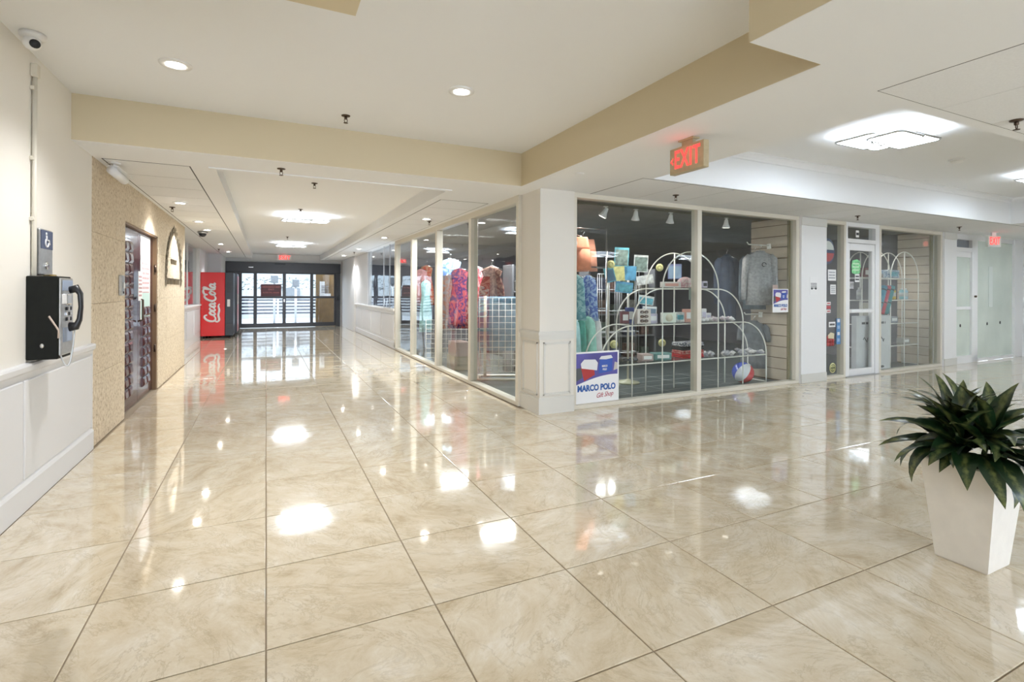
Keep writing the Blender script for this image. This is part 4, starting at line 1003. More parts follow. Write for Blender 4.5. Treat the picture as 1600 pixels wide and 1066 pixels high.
# ------------------------------------------------------------------ dark shelving deep in the shop
gd = empty('back_shelving', fp(2.5, 2.6), FROT, label='dark shelving unit stocked with small boxes deep behind the arched rack', cat='shelving')
m = MB(); m.cbox(-1.5, 1.5, 0.30, 0.34, 0, 1.75, 0.004); m.build('back_panel', mat('board_black', (0.02, 0.02, 0.022), 0.6), gd)
for z in (0.12, 0.52, 0.92, 1.32):
    m = MB(); m.cbox(-1.5, 1.5, 0.0, 0.30, z - 0.025, z, 0.004); m.build('shelf', mat('shelf_grey', (0.16, 0.16, 0.17), 0.5), gd)
for x in (-1.5, 0, 1.5):
    m = MB(); m.cbox(x - 0.02, x + 0.02, 0.0, 0.34, 0, 1.75, 0.004); m.build('side_panel', mat('shelf_grey', (0.16, 0.16, 0.17), 0.5), gd)
stock = {}
for zi, z in enumerate((0.12, 0.52, 0.92, 1.32)):
    for i in range(9):
        c = (zi * 5 + i * 3) % 4; s = 2.5 - 1.33 + i * 0.33; k = (c, i % 2)
        loc = fp(s, 2.74, z); lb = f"{('dark green','rust brown','deep blue','dim beige')[c]} stock box, {('first','second','third','fourth','fifth','sixth','seventh','eighth','ninth')[i]} from the left on the {('lowest','second lowest','second highest','top')[zi]} back shelf"
        if k not in stock:
            m = MB(); hh = 0.17 + 0.08 * (i % 2); m.cbox(-0.09, 0.09, -0.07, 0.07, 0, hh, 0.004)
            stock[k] = m.build('stock_box', mat('stock_%d' % c, ((0.10, 0.13, 0.10), (0.18, 0.10, 0.08), (0.10, 0.12, 0.20), (0.24, 0.22, 0.19))[c], 0.6, noise=0.5, nscale=25), None, loc, FROT, lb, 'box', 'stock boxes on the dark shelving').data
        else: link('stock_box', stock[k], None, loc, FROT, lb, 'box', 'stock boxes on the dark shelving')

# ------------------------------------------------------------------ shop posters
def shop_poster(loc, w, h, label, scale_text):
    p = empty('shop_poster', loc, FROT, label=label, cat='poster')
    m = MB(); m.box(-w / 2, w / 2, 0, 0.004, 0, h); m.build('board', M_PAPER, p)
    b = 0.02 * h / 0.6
    zm = h * 0.40
    m = MB(); top = h - b; x0, x1 = -w / 2 + b, w / 2 - b
    curve = [(x0 + (x1 - x0) * i / 12, zm - 0.04 * h + 0.17 * h * math.sin(PI * 0.55 * i / 12)) for i in range(13)]
    m.prism(curve + [(x1, top), (x0, top)], -0.001, 0, 'y'); ph_ = m.build('picture', mat('poster_blue', (0.10, 0.09, 0.32), 0.4, noise=0.3, nscale=3), p)
    def poly(pts, y, mt, nm):
        mb = MB(); mb.prism([(x0 + (x1 - x0) * a, zm + (top - zm) * c) for a, c in pts], y, y + 0.0008, 'y'); mb.build(nm, mt, ph_)
    poly([(0.0, 0.05), (0.16, 0.18), (0.14, 0.52), (0.0, 0.50)], -0.0018, mat('poster_dark', (0.09, 0.10, 0.10), 0.5), 'dark_shape')  # dark printed shape at the left of the picture
    poly([(0.20, 0.06), (0.45, 0.25), (0.42, 0.58), (0.12, 0.56)], -0.0026, mat('poster_red', (0.42, 0.04, 0.04), 0.4), 'red_cup')
    poly([(0.14, 0.50), (0.50, 0.40), (0.52, 0.66), (0.46, 0.78), (0.20, 0.80), (0.12, 0.66)], -0.0034, mat('poster_white', (0.70, 0.70, 0.72), 0.4), 'cup_lid')
    poly([(0.54, 0.28), (0.86, 0.34), (0.88, 0.80), (0.56, 0.76)], -0.0026, mat('poster_royal', (0.04, 0.10, 0.42), 0.4), 'blue_can')
    poly([(0.55, 0.78), (0.60, 0.88), (0.84, 0.90), (0.88, 0.80), (0.72, 0.76)], -0.0034, mat('poster_white', (0.70, 0.70, 0.72), 0.4), 'can_top')
    poly([(0.90, 0.36), (1.0, 0.40), (1.0, 0.62), (0.93, 0.66)], -0.0034, mat('poster_sand', (0.55, 0.52, 0.48), 0.5), 'sand_shape')
    k = h / 0.60
    sx = scale_text
    text('MARCO', 0.033 * k, M_PAPER, p, (0.13 * k * sx, -0.0045, h * 0.70), FRONT, 0.0004, 0.0012 * k, 0, 1.0, sx * 0.8); text('POLO', 0.033 * k, M_PAPER, p, (0.13 * k * sx, -0.0045, h * 0.635), FRONT, 0.0004, 0.0012 * k, 0, 1.0, sx * 0.8)
    text('MARCO POLO', 0.098 * k, mat('poster_letter_blue', (0.03, 0.11, 0.36), 0.5), p, (0, -0.001, h * 0.285), FRONT, 0.001, 0.0045 * k, 0, 1.0, sx)
    text('Gift Shop', 0.080 * k, mat('poster_letter_red', (0.42, 0.05, 0.09), 0.5), p, (0.13 * k * sx, -0.001, h * 0.135), Euler((PI / 2, -0.06, 0)), 0.001, 0.0, 0.45, 0.95, sx, label='red slanted lettering')
    return p
shop_poster(fp(0.795, 0.044, 0.048), 0.63, 0.585, 'large poster of cups lettered MARCO POLO Gift Shop low beside the column', 0.86)
shop_poster(fp(4.005, 0.044, 1.035), 0.335, 0.335, 'small poster of cups high on the right pane beside the slatwall', 0.82)

# ------------------------------------------------------------------ door sidelight stickers and papers
def sticker(name, s, z, w, h, mt, label, d=0.047, det=None, n=0, cat='sticker', seed=1):
    r = empty(name, fp(s, d, z), FROT, label=label, cat=cat)
    m = MB(); m.box(-w / 2, w / 2, 0, 0.003, -h / 2, h / 2); m.build('sheet', mt, r)
    if n: lines(r, w, h, n, seed=seed, m=det or M_INK)
    return r
sticker('notice_sheet', 5.21, 1.59, 0.20, 0.17, M_PAPER, 'white notice sheet upper right of the slim sidelight', n=3, det=mat('print_grey', (0.3, 0.32, 0.36), 0.5), cat='notice')
sticker('notice_sheet', 5.24, 1.37, 0.14, 0.15, M_PAPER, 'narrow white notice below the first one in the slim sidelight', n=4, det=mat('print_grey', (0.3, 0.32, 0.36), 0.5), cat='notice', seed=2)
for z, mt, lb in ((1.155, M_PAPER, 'topmost of three small white and red stickers in the sidelight'), (1.095, mat('sticker_rose', (0.52, 0.14, 0.15), 0.5), 'middle red one of three small stickers in the sidelight'), (1.035, M_PAPER, 'lowest of three small white and red stickers in the sidelight')):
    sticker('window_sticker', 5.13, z, 0.10, 0.05, mt, lb, n=1, det=mat('print_red', (0.45, 0.05, 0.06), 0.5))
bs = sticker('blue_strip', 5.37, 0.72, 0.10, 0.40, mat('sticker_blue', (0.10, 0.26, 0.52), 0.5), 'vertical blue strip of payment marks at the sidelight frame', d=0.040)
for k in range(4):
    m = MB(); m.box(-0.03, 0.03, -0.001, 0, -0.16 + k * 0.10, -0.11 + k * 0.10); m.build('payment_mark', M_PAPER if k % 2 else mat('mark_pale', (0.35, 0.5, 0.7), 0.5), bs)
sticker('hours_tag', 5.22, 0.83, 0.16, 0.08, M_PAPER, 'small white tag left of the blue strip in the sidelight', n=1)
fr = empty('fruit_sticker', fp(5.18, 0.047, 0.57), FROT, label='red and cream cluster sticker low in the sidelight', cat='sticker')
m = MB()
for k in range(7): m.lathe([(0.035, 0), (0.035, 0.002)], 10, (-0.06 + 0.06 * (k % 3), -0.04 + 0.05 * (k // 3), 0))
m.v = [(x, -z, y) for x, y, z in m.v]; m.build('red_cluster', mat('sticker_red', (0.42, 0.06, 0.06), 0.5), fr)
m = MB(); m.prism([(-0.06, 0.05), (0.08, 0.04), (0.09, 0.12), (0.0, 0.14), (-0.07, 0.1)], -0.003, -0.002, 'y'); m.build('cream_patch', mat('sticker_cream', (0.66, 0.60, 0.42), 0.5), fr)
rd = empty('round_seal', fp(5.24, 0.047, 0.16), FROT, label='round pale yellow seal at the foot of the sidelight', cat='sticker')
m = MB(); m.lathe([(0.078, 0), (0.078, 0.003)], 24); m.v = [(x, -z + 0.003, y) for x, y, z in m.v]; m.build('disc', mat('seal_yellow', (0.62, 0.60, 0.30), 0.5), rd)
m = MB(); m.tube([(0.055 * math.cos(i * PI / 8), 0, 0.055 * math.sin(i * PI / 8)) for i in range(16)], 0.006, 5, closed=True); m.box(-0.05, 0.05, -0.001, 0, -0.012, 0.012); m.box(-0.01, 0.01, -0.001, 0, -0.045, 0.045); m.build('printed_ring', mat('seal_olive', (0.15, 0.17, 0.08), 0.5), rd)
ov = empty('oval_open_sign', fp(5.19, 0.10, 1.96), FROT, label='oval sign banded blue white and red high in the sidelight', cat='sign')
m = MB(); m.prism(ellipse(0, 0, 0.17, 0.20, 28), 0, 0.02, 'y'); m.build('board', mat('sign_blue', (0.05, 0.08, 0.20), 0.4), ov)
m = MB(); m.prism(ellipse(0, 0, 0.15, 0.16, 16, 0.15, PI - 0.15 + 0.18), -0.003, 0, 'y'); m.build('white_band', M_PAPER, ov)
m = MB(); m.prism(ellipse(0, -0.01, 0.15, 0.15, 16, PI + 0.1, 2 * PI - 0.1 + 0.18), -0.003, 0, 'y'); m.build('red_band', mat('sign_red', (0.52, 0.05, 0.07), 0.4), ov)
m = MB(); m.tube([(0, 0.01, 0.19), (0, 0.01, 0.36)], 0.003, 5); m.build('cord', M_INK, ov)
gs = empty('green_flyer', fp(5.78, 0.02, 1.73), FROT, label='bright green cut flyer taped inside the shop door glass', cat='flyer')
GRN = mat('flyer_green', (0.22, 0.62, 0.28), 0.5, noise=0.45, nscale=22)
m = MB(); m.prism([(-0.10, -0.10), (0.0, -0.12), (0.11, -0.10), (0.13, 0.0), (0.11, 0.10), (0.03, 0.12), (-0.09, 0.10), (-0.11, 0.02)], 0, 0.003, 'y'); m.build('sheet', GRN, gs)
lines(gs, 0.22, 0.2, 3, seed=4, m=mat('flyer_pale', (0.62, 0.80, 0.60), 0.5))
sticker('small_notice', 5.82, 1.555, 0.12, 0.13, M_PAPER, 'small white notice right under the green flyer on the shop door', d=0.02, n=2, cat='notice')
hr = empty('hours_lettering', fp(5.66, 0.022, 1.44), FROT, label='white opening hours lettering on the shop door glass', cat='lettering')
lines(hr, 0.18, 0.16, 4, seed=8, m=M_PAPER)
hn = sticker('transom_number', 5.87, 2.26, 0.085, 0.11, M_PAPER, 'small white number plate in the transom above the shop door', n=0, cat='number plate')
lines(hn, 0.085, 0.11, 1, seed=2)

# white board box behind the door, rolled mats, bottles, bin
bx = empty('carton_box', fp(6.48, 0.165), FROT, label='tall white printed carton standing behind the shop door glass', cat='box')
m = MB(); m.cbox(-0.49, 0.49, -0.04, 0.04, 0.0, 0.94, 0.006); m.build('body', mat('carton_white', (0.66, 0.66, 0.68), 0.6, noise=0.06, nscale=9), bx)
lines(bx, 0.9, 0.10, 1, y=-0.0412, seed=12); bx.children[-1].location = (0, 0, 0.82)
m = MB(); m.tube([(-0.30 + 0.6 * i / 24, -0.0415, 0.55 + 0.035 * math.sin(i * 1.3) + 0.02 * math.sin(i * 2.9)) for i in range(25)], 0.007, 5); m.tube([(-0.1 + 0.3 * i / 10, -0.0415, 0.52 + 0.02 * math.sin(i)) for i in range(11)], 0.012, 5); m.build('brush_mark', M_INK, bx)
m = MB(); m.prism(ellipse(0.25, 0.08, 0.06, 0.02, 12), -0.0415, -0.04, 'y'); m.build('oval_mark', M_INK, bx)
for i, (s, c, nm) in enumerate(((6.66, (0.05, 0.28, 0.42), 'blue'), (6.77, (0.55, 0.06, 0.10), 'red'), (6.89, (0.03, 0.28, 0.32), 'teal'))):
    r = empty('rolled_mat', fp(s, 0.165, 0.975), Euler((0, 0.42, FROT)), label=f'{nm} rolled beach mat leaning on the white carton right of the shop door', cat='mat')
    m = MB(); m.tube([(0, 0, 0), (0, 0, 0.50)], 0.048, 16); m.build('roll', mat('mat_' + nm, c, 0.6, noise=0.1, nscale=20), r)
    m = MB(); m.tube([(0, 0, 0.18), (0, 0, 0.20)], 0.050, 16); m.tube([(0, 0, 0.42), (0, 0, 0.44)], 0.050, 16); m.build('tie_band', M_INK, r)
    m = MB(); m.tube([(0.036 * (1 - k / 20) * math.cos(k * 0.9), 0.036 * (1 - k / 20) * math.sin(k * 0.9), 0.501) for k in range(18)], 0.004, 5); m.build('spiral_end', M_INK, r)
def bottle(s, d, z, c, nm, label, h=0.2, r_=0.042):
    r = empty('lotion_bottle', fp(s, d, z), FROT, label=label, cat='bottle')
    m = MB(); m.lathe([(r_ * 0.9, 0), (r_, 0.01), (r_, h * 0.72), (r_ * 0.7, h * 0.82), (r_ * 0.4, h * 0.86)], 14); m.build('body', mat('bottle_' + nm, c, 0.35), r)
    m = MB(); m.lathe([(r_ * 0.45, h * 0.86), (r_ * 0.45, h)], 12); m.build('cap', M_PAPER, r)
    m = MB(); m.lathe([(r_ * 1.01, h * 0.25), (r_ * 1.01, h * 0.6)], 14); m.build('label_band', mat('bottle_label', (0.6, 0.62, 0.6), 0.5), r)
for s, c, nm, lb in ((7.36, (0.62, 0.60, 0.42), 'cream', 'cream lotion bottle beside the rolled mats'), (7.50, (0.68, 0.50, 0.05), 'yellow', 'bright yellow lotion bottle on the third shelf'), (7.78, (0.30, 0.62, 0.66), 'aqua', 'aqua lotion bottle right of the rack centre post'), (7.90, (0.45, 0.66, 0.74), 'pale_blue', 'pale blue lotion bottle at the right end of its shelf'), (6.47, (0.55, 0.55, 0.58), 'grey', 'grey white bottle seen through the shop door glass')):
    bottle(s, 0.35, 1.19 + ZG, c, nm, lb)
crate('patterned_box', 7.42, 0.36, 1.57 + ZG, 0.36, 0.12, 0.14, vivid('pattern_blue_white', (0.10, 0.20, 0.35), (0.62, 0.70, 0.74), 30), 'blue and white patterned box on the top shelf under the right arch', 'box', d_label(CT))
for s, lb in ((6.95, 'grey cloth pouch on the top shelf under the left arch'), (7.08, 'grey cloth pouch beside the patterned box')):
    r = empty('cloth_pouch', fp(s, 0.36, 1.57 + ZG), FROT, label=lb, cat='pouch')
    m = MB(); m.lathe([(0.05, 0), (0.06, 0.02), (0.055, 0.06), (0.02, 0.085), (0.03, 0.1)], 12); m.build('bag', GREY1, r)
    m = MB(); m.tube([(0.022 * math.cos(k * PI / 4), 0.022 * math.sin(k * PI / 4), 0.085) for k in range(8)], 0.004, 5, closed=True); m.build('drawcord', M_INK, r)
for s, z, w, h, mt, lb in ((6.60, 1.57, 0.13, 0.16, MAR, 'maroon gift box on the top shelf seen through the shop door'), (6.50, 0.78, 0.20, 0.12, NV, 'navy gift box low on the double arched rack'), (7.45, 0.78, 0.22, 0.10, mat('box_slate', (0.25, 0.27, 0.32), 0.5), 'slate grey gift box on the second shelf under the right arch'), (7.85, 0.39, 0.20, 0.09, mat('box_stone', (0.36, 0.34, 0.30), 0.5), 'stone coloured gift box on the lowest shelf under the right arch')):
    crate('gift_box', s, 0.36, z + ZG, w, 0.12, h, mt, lb, 'box', d_label(M_PAPER))
bn = empty('waste_bin', fp(7.62, 0.72), FROT, label='pale grey swing top waste bin behind the double arched rack', cat='bin')
m = MB(); m.lathe([(0.13, 0), (0.17, 0.55), (0.18, 0.58), (0.175, 0.60)], 20); m.build('body', mat('bin_grey', (0.42, 0.43, 0.38), 0.5), bn)
m = MB(); m.lathe([(0.185, 0.60), (0.185, 0.66), (0.15, 0.78), (0.08, 0.82)], 20); m.build('lid', mat('bin_lid', (0.50, 0.50, 0.46), 0.5), bn)
m = MB(); m.lathe([(0.187, 0.595), (0.187, 0.612)], 20); m.build('bag_edge', M_INK, bn)
cn = empty('carton_box', fp(7.55, 0.75, 0.83), FROT, label='beige carton resting on top of the grey waste bin', cat='box')
m = MB(); m.cbox(-0.16, 0.16, -0.12, 0.12, 0, 0.30, 0.004); m.build('body', mat('carton_beige', (0.38, 0.36, 0.30), 0.6), cn)
m = MB(); m.box(-0.02, 0.02, -0.121, 0.121, 0.299, 0.302); m.build('tape', M_JAMB, cn)

# ------------------------------------------------------------------ clothes behind the corridor windows
V1 = vivid('print_red_white', (0.40, 0.03, 0.05), (0.62, 0.30, 0.30), 9); V2 = vivid('print_purple', (0.10, 0.03, 0.16), (0.55, 0.10, 0.12), 9); V3 = vivid('print_coral_tan', (0.50, 0.25, 0.18), (0.42, 0.38, 0.40), 7)
V4 = vivid('print_blue_aqua', (0.10, 0.18, 0.40), (0.30, 0.48, 0.55), 6); V5 = cloth('denim_blue', (0.16, 0.28, 0.40), 0.3, 8); V6 = vivid('print_brown', (0.20, 0.08, 0.07), (0.42, 0.24, 0.18), 10); V7 = vivid('print_red_orange', (0.52, 0.08, 0.05), (0.5, 0.25, 0.15), 6)
PX = -0.40
for nm, x, y, z, w, h, mt, lb, cat in (
    ('long_dress', 3.05, 7.68, 1.72, 0.34, 1.0, V1, 'red and white printed dress left in the nearest corridor pane', 'dress'),
    ('printed_blouse', 3.10, 7.16, 1.70, 0.40, 0.52, V6, 'brown patterned top hanging in the middle of the nearest corridor pane', 'top'),
    ('long_dress', 3.05, 8.45, 1.72, 0.36, 1.05, V2, 'purple and red printed dress in the second corridor pane from the column', 'dress'),
    ('long_dress', 3.10, 9.20, 1.62, 0.46, 1.05, V3, 'coral and tan printed dress in the second corridor pane', 'dress'),
    ('long_dress', 3.40, 10.0, 1.98, 0.55, 1.0, V4, 'blue and aqua printed dress behind the coral dress', 'dress'),
    ('long_dress', 3.05, 10.55, 1.55, 0.26, 1.1, AQUA, 'aqua dress in the third corridor pane from the column', 'dress'),
    ('long_dress', 3.05, 10.95, 1.80, 0.34, 0.8, cloth('rose_cloth', (0.50, 0.25, 0.25), 0.3), 'rose top in the farthest corridor pane', 'dress'),
    ('long_dress', 3.25, 11.20, 1.90, 0.34, 0.9, V7, 'red orange printed dress in the farthest corridor pane', 'dress')):
    drape(nm, (x, y, z), PX, w, h, mt, lb, int(y * 10), cat=cat, waist=0.12, amp=0.024)
def gridwall(loc, rot, w, z0, z1, label, step=0.085):
    r = empty('grid_panel', loc, rot, label=label, cat='display panel')
    m = MB(); n = int(w / step)
    for i in range(n + 1): m.tube([(-w / 2 + i * w / n, 0, z0), (-w / 2 + i * w / n, 0, z1)], 0.004, 5)
    k = int((z1 - z0) / step)
    for i in range(k + 1): m.tube([(-w / 2, 0.005, z0 + i * (z1 - z0) / k), (w / 2, 0.005, z0 + i * (z1 - z0) / k)], 0.004, 5)
    m.build('wire_grid', M_TUBEW, r, kind='stuff')
    return r
gw = gridwall((3.06, 6.80, 0), PX, 0.56, 0.14, 1.22, 'white wire grid panel on a footed base in the nearest corridor pane')
m = MB(); m.tube([(-0.30, -0.18, 0.06), (0.30, -0.18, 0.06), (0.30, 0.18, 0.06), (-0.30, 0.18, 0.06)], 0.02, 8, closed=True); m.tube([(-0.2, 0.03, 0.06), (-0.2, 0.03, 1.25)], 0.022, 8)
for x in (-0.28, 0.28):
    for y in (-0.17, 0.17): m.tube([(x, y, 0.0), (x, y, 0.06)], 0.018, 8)
m.build('base_frame', M_CREAM, gw)
dn = empty('hanging_cloth', (3.10, 6.92, 1.22), PX, label='denim blue cloth draped over the grid panel in the nearest corridor pane', cat='cloth')
m = MB(); shell(m, [(0.02, 0.28, 0.02), (-0.05, 0.29, 0.030), (-0.4, 0.29, 0.035), (-0.78, 0.30, 0.04)], 7, 0.010, 77); m.build('cloth', V5, dn)
m = MB(); m.tube([(-0.29, 0, 0.0), (0.29, 0, 0.0)], 0.01, 8); m.build('bar', M_CHROME, dn)
gridwall((3.0, 8.75, 0), PX, 0.9, 0.12, 0.80, 'low white wire grid panel in the second corridor pane')
for i, (y, mt, lb) in enumerate(((8.15, mat('carton_rose', (0.42, 0.30, 0.27), 0.7), 'rosy carton on the floor in the second corridor pane'), (8.22, mat('carton_tan', (0.36, 0.28, 0.18), 0.7), 'tan carton under the rosy one'))):
    r = empty('carton_box', (2.93, y, 0.24 * (1 - i)), 0.0, label=lb, cat='box'); m = MB(); m.cbox(-0.12, 0.12, -0.2, 0.2, 0, 0.235, 0.004); m.build('body', mt, r); m = MB(); m.box(-0.121, 0.121, -0.02, 0.02, 0.233, 0.237); m.build('tape', M_JAMB, r)
ct = empty('shop_counter', (4.6, 9.7, 0), 0.0, label='long dark shop counter deep inside behind the corridor panes', cat='counter')
m = MB(); m.cbox(-0.3, 0.3, -1.6, 1.6, 0, 0.95, 0.01); m.build('body', mat('counter_tan', (0.30, 0.27, 0.20), 0.6), ct)
m = MB(); m.cbox(-0.33, 0.33, -1.63, 1.63, 0.95, 1.0, 0.008); m.build('worktop', M_BLACK, ct)
m = MB(); m.cbox(-0.31, -0.3, -1.6, 1.6, 0.0, 0.12, 0.002); m.build('kickboard', M_BLACK, ct)
# ------------------------------------------------------------------ downlights
def spot(parent, loc, watts, size=2.0, blend=0.9, aim=None, col=(0.97, 0.98, 1.0), rad=0.05):
    l = bpy.data.lights.new('spot', 'SPOT'); l.energy = watts; l.spot_size = size; l.spot_blend = blend; l.color = col; l.shadow_soft_size = rad
    o = bpy.data.objects.new('spot', l); COL.objects.link(o); o.location = loc; o.parent = parent
    if aim is not None: o.rotation_euler = Vector(aim).to_track_quat('-Z', 'Y').to_euler()
    return o
def downlight(x, y, z, label, r=0.075, watts=SPOT_WATTS):
    d = empty('downlight', (x, y, z), label=label, cat='downlight')
    m = MB(); m.lathe([(r * 0.72, 0.0), (r * 0.78, -0.010), (r * 1.22, -0.008), (r * 1.25, 0.0)], 28); m.f = m.f[:-2]; m.mi = m.mi[:-2]; m.sm = m.sm[:-2]; m.build('trim_ring', M_WHITE, d)
    m = MB(); m.lathe([(r * 0.74, -0.004), (r * 0.72, -0.006)], 24, smooth=False); m.build('lens', M_DOWN, d)
    spot(d, (0, 0, -0.03), watts, 2.2)
downlight(-0.53, 3.90, ZU, 'left recessed downlight in the lobby ceiling'); downlight(1.27, 3.50, ZU, 'right recessed downlight in the lobby ceiling')
for i, y in enumerate((7.63, 9.59, 10.86, 14.04, 16.76)):
    downlight(-0.98, y, ZS - 0.006, ['nearest recessed downlight along the stone wall', 'second recessed downlight along the stone wall', 'third recessed downlight beside the dark dome camera', 'fourth recessed downlight near the vending machine', 'farthest recessed downlight above the vending machine'][i], 0.07)
for i, y in enumerate((7.60, 10.7, 13.89, 16.84)):
    downlight(2.20, y, ZS - 0.006, ['nearest recessed downlight along the corridor shop windows', 'second recessed downlight along the corridor shop windows', 'recessed downlight before the right wall pilaster', 'farthest recessed downlight on the right of the corridor'][i], 0.07)

# ------------------------------------------------------------------ led ceiling fixtures
def rrect(cx, cy, w, h, r, n=5):
    pts = []
    for qx, qy, a0 in ((1, 1, 0), (-1, 1, 90), (-1, -1, 180), (1, -1, 270)):
        for i in range(n + 1):
            a = math.radians(a0 + 90 * i / n); pts.append((cx + qx * (w / 2 - r) + r * math.cos(a), cy + qy * (h / 2 - r) + r * math.sin(a)))
    return pts
def led_fixture(x, y, zc, rot, label):
    f = empty('ceiling_light', (x, y, zc), rot, label=label, cat='ceiling light')
    m = MB(); m.cbox(-0.20, 0.20, -0.14, 0.14, -0.045, 0, 0.008); m.build('canopy', M_STEEL, f)
    for i, (cx, cy, w, h, dz) in enumerate(((-0.11, 0.10, 0.48, 0.36, -0.075), (0.11, -0.10, 0.48, 0.36, -0.092), (0.12, 0.13, 0.38, 0.30, -0.064), (-0.12, -0.13, 0.38, 0.30, -0.105))):
        m = MB(); m.tube([(a, b, dz) for a, b in rrect(cx, cy, w, h, 0.05)], 0.012, 6, closed=True); rg = m.build('frame', M_STEEL, f)
        m = MB(); m.prism(rrect(cx, cy, w - 0.012, h - 0.012, 0.045), dz - 0.006, dz + 0.006); m.build('diffuser', M_LED, rg)
    m = MB(); m.tube([(0, 0, -0.11), (0, 0, -0.03)], 0.02, 10); m.build('stem', M_CHROME, f)
led_fixture(5.24, 2.80, 2.83, 0.0, 'overlapping square led light in the recess nearest the camera'); led_fixture(8.85, 2.80, 2.83, 0.0, 'overlapping square led light farther along the right recess')
led_fixture(0.60, 9.35, 2.585, 0.1, 'nearer overlapping square led light in the corridor recess'); led_fixture(0.60, 14.9, 2.585, 0.1, 'farther overlapping square led light in the corridor recess')
led_fixture(0.9, -2.2, ZU, 0.0, 'added unseen overlapping square led light of the lobby behind the camera')  # extra fixture out of view, added to fill the lobby with light
led_fixture(5.4, -2.2, ZS, 0.0, 'added unseen overlapping square led light right behind the camera')  # another unseen fixture, added as fill from behind the camera
for i, x in enumerate((8.6, 11.8)): led_fixture(x, -1.6, ZS, 0.0, ['nearer','farther'][i] + ' added unseen overlapping square led light of the side hall behind the camera')  # pair added out of view to brighten the right side
led_fixture(12.4, 3.0, ZS, 0.0, 'added unseen overlapping square led light by the far right end wall')  # added outside the view to light the right end

# ------------------------------------------------------------------ sprinklers, detectors, cameras
sp_src = None
def sprinkler(x, y, z, label, big=False):
    global sp_src
    if sp_src is None:
        s = empty('sprinkler_head', (x, y, z), label=label, cat='sprinkler')
        m = MB(); m.lathe([(0.036, 0), (0.034, -0.006), (0.018, -0.010)], 16); m.build('escutcheon', M_BRONZE, s)
        m = MB(); m.lathe([(0.012, -0.008), (0.012, -0.03), (0.008, -0.032)], 10); m.tube([(-0.011, 0, -0.03), (-0.012, 0, -0.045), (-0.004, 0, -0.06)], 0.003, 5); m.tube([(0.011, 0, -0.03), (0.012, 0, -0.045), (0.004, 0, -0.06)], 0.003, 5); m.build('frame', M_BRONZE, s)
        m = MB(); m.lathe([(0.019, -0.060), (0.017, -0.063)], 14); m.build('deflector', M_BRONZE, s)
        sp_src = s
    else:
        s = copy_tree(sp_src, label, (x, y, z))
for a in ((0.59, 4.42, ZU, 'bronze sprinkler head in the lobby ceiling between the two downlights'), (0.12, 5.10, ZS, 'bronze sprinkler head just behind the tan beam'), (0.51, 6.45, 2.585, 'bronze sprinkler head in the corridor recess before the lights'),
          (0.48, 8.62, 2.585, 'sprinkler head right in front of the nearer corridor light'), (0.45, 13.2, 2.585, 'sprinkler head in front of the farther corridor light'), (-1.13, 8.1, ZS - 0.004, 'sprinkler head beside the nearest downlight over the stone wall'),
          (-1.16, 11.6, ZS - 0.004, 'sprinkler head beside the dark dome camera'), (-1.15, 15.8, ZS - 0.004, 'sprinkler head above the vending machine'), (2.32, 7.85, ZS - 0.004, 'sprinkler head above the corridor shop windows'), (2.27, 15.15, ZS - 0.004, 'sprinkler head by the right wall pilaster'),
          (4.19, 4.43, ZS - 0.004, 'sprinkler head above the big gift shop window'), (7.62, 4.45, ZS - 0.004, 'sprinkler head above the shop door'), (10.36, 4.43, ZS - 0.004, 'sprinkler head above the frosted green panel'), (4.29, 1.54, ZS - 0.004, 'large looking sprinkler head nearest the camera at the right')):
    sprinkler(*a)
sm = empty('smoke_detector', (7.02, 3.03, 2.83), label='round white smoke detector in the right recess between the lights', cat='detector')
m = MB(); m.lathe([(0.075, 0), (0.075, -0.012), (0.062, -0.016)], 24); m.build('base', M_WHITE, sm)
m = MB(); m.lathe([(0.06, -0.014), (0.055, -0.032), (0.03, -0.045), (0.01, -0.046)], 24); m.build('cover', M_WHITE, sm)
cd = empty('concealed_cover', (2.64, 4.04, ZS), label='flat white sprinkler cover plate in the soffit near the column', cat='cover plate')
m = MB(); m.lathe([(0.045, 0), (0.045, -0.004), (0.03, -0.008), (0.005, -0.009)], 20); m.build('plate', M_CEIL, cd)
dm = empty('dome_camera', (-1.08, 11.2, ZS - 0.006), label='dark dome camera on the soffit along the stone wall', cat='camera')
m = MB(); m.lathe([(0.085, 0), (0.085, -0.03), (0.07, -0.04)], 22); m.build('base', M_STEEL, dm)
m = MB(); m.lathe([(0.066, -0.036), (0.058, -0.07), (0.035, -0.095), (0.006, -0.103)], 22); m.build('dome', M_BLACK, dm)
tc_ = empty('turret_camera', (-1.20, 3.80, ZU), 0.0, label='white turret camera with dark lens high in the lobby corner', cat='camera')
m = MB(); m.lathe([(0.06, 0), (0.06, -0.02), (0.045, -0.035)], 20); m.build('base', M_WHITE, tc_)
m = MB(); bm = bmesh.new(); bmesh.ops.create_uvsphere(bm, u_segments=18, v_segments=12, radius=0.042)
for v in bm.verts: v.co += Vector((0.0, -0.01, -0.055))
m.bm(bm, True); m.build('eyeball', M_WHITE, tc_)
m = MB(); dv = Vector((0.55, -0.75, -0.35)).normalized(); c0 = Vector((0, -0.01, -0.055)); m.tube([c0 + dv * 0.03, c0 + dv * 0.046], 0.024, 14); m.build('lens', M_BLACK, tc_)
bc = empty('bullet_camera', (-1.19, 5.50, ZS), 0.0, label='white bullet camera under the soffit above the stone wall', cat='camera')
m = MB(); m.lathe([(0.045, 0), (0.045, -0.015), (0.012, -0.02)], 18); m.tube([(0, 0, -0.01), (0, 0, -0.07)], 0.012, 10); m.build('mount', M_WHITE, bc)
m = MB(); m.tube([(-0.015, -0.04, -0.075), (0.03, 0.20, -0.12)], 0.036, 16); m.build('barrel', M_WHITE, bc)
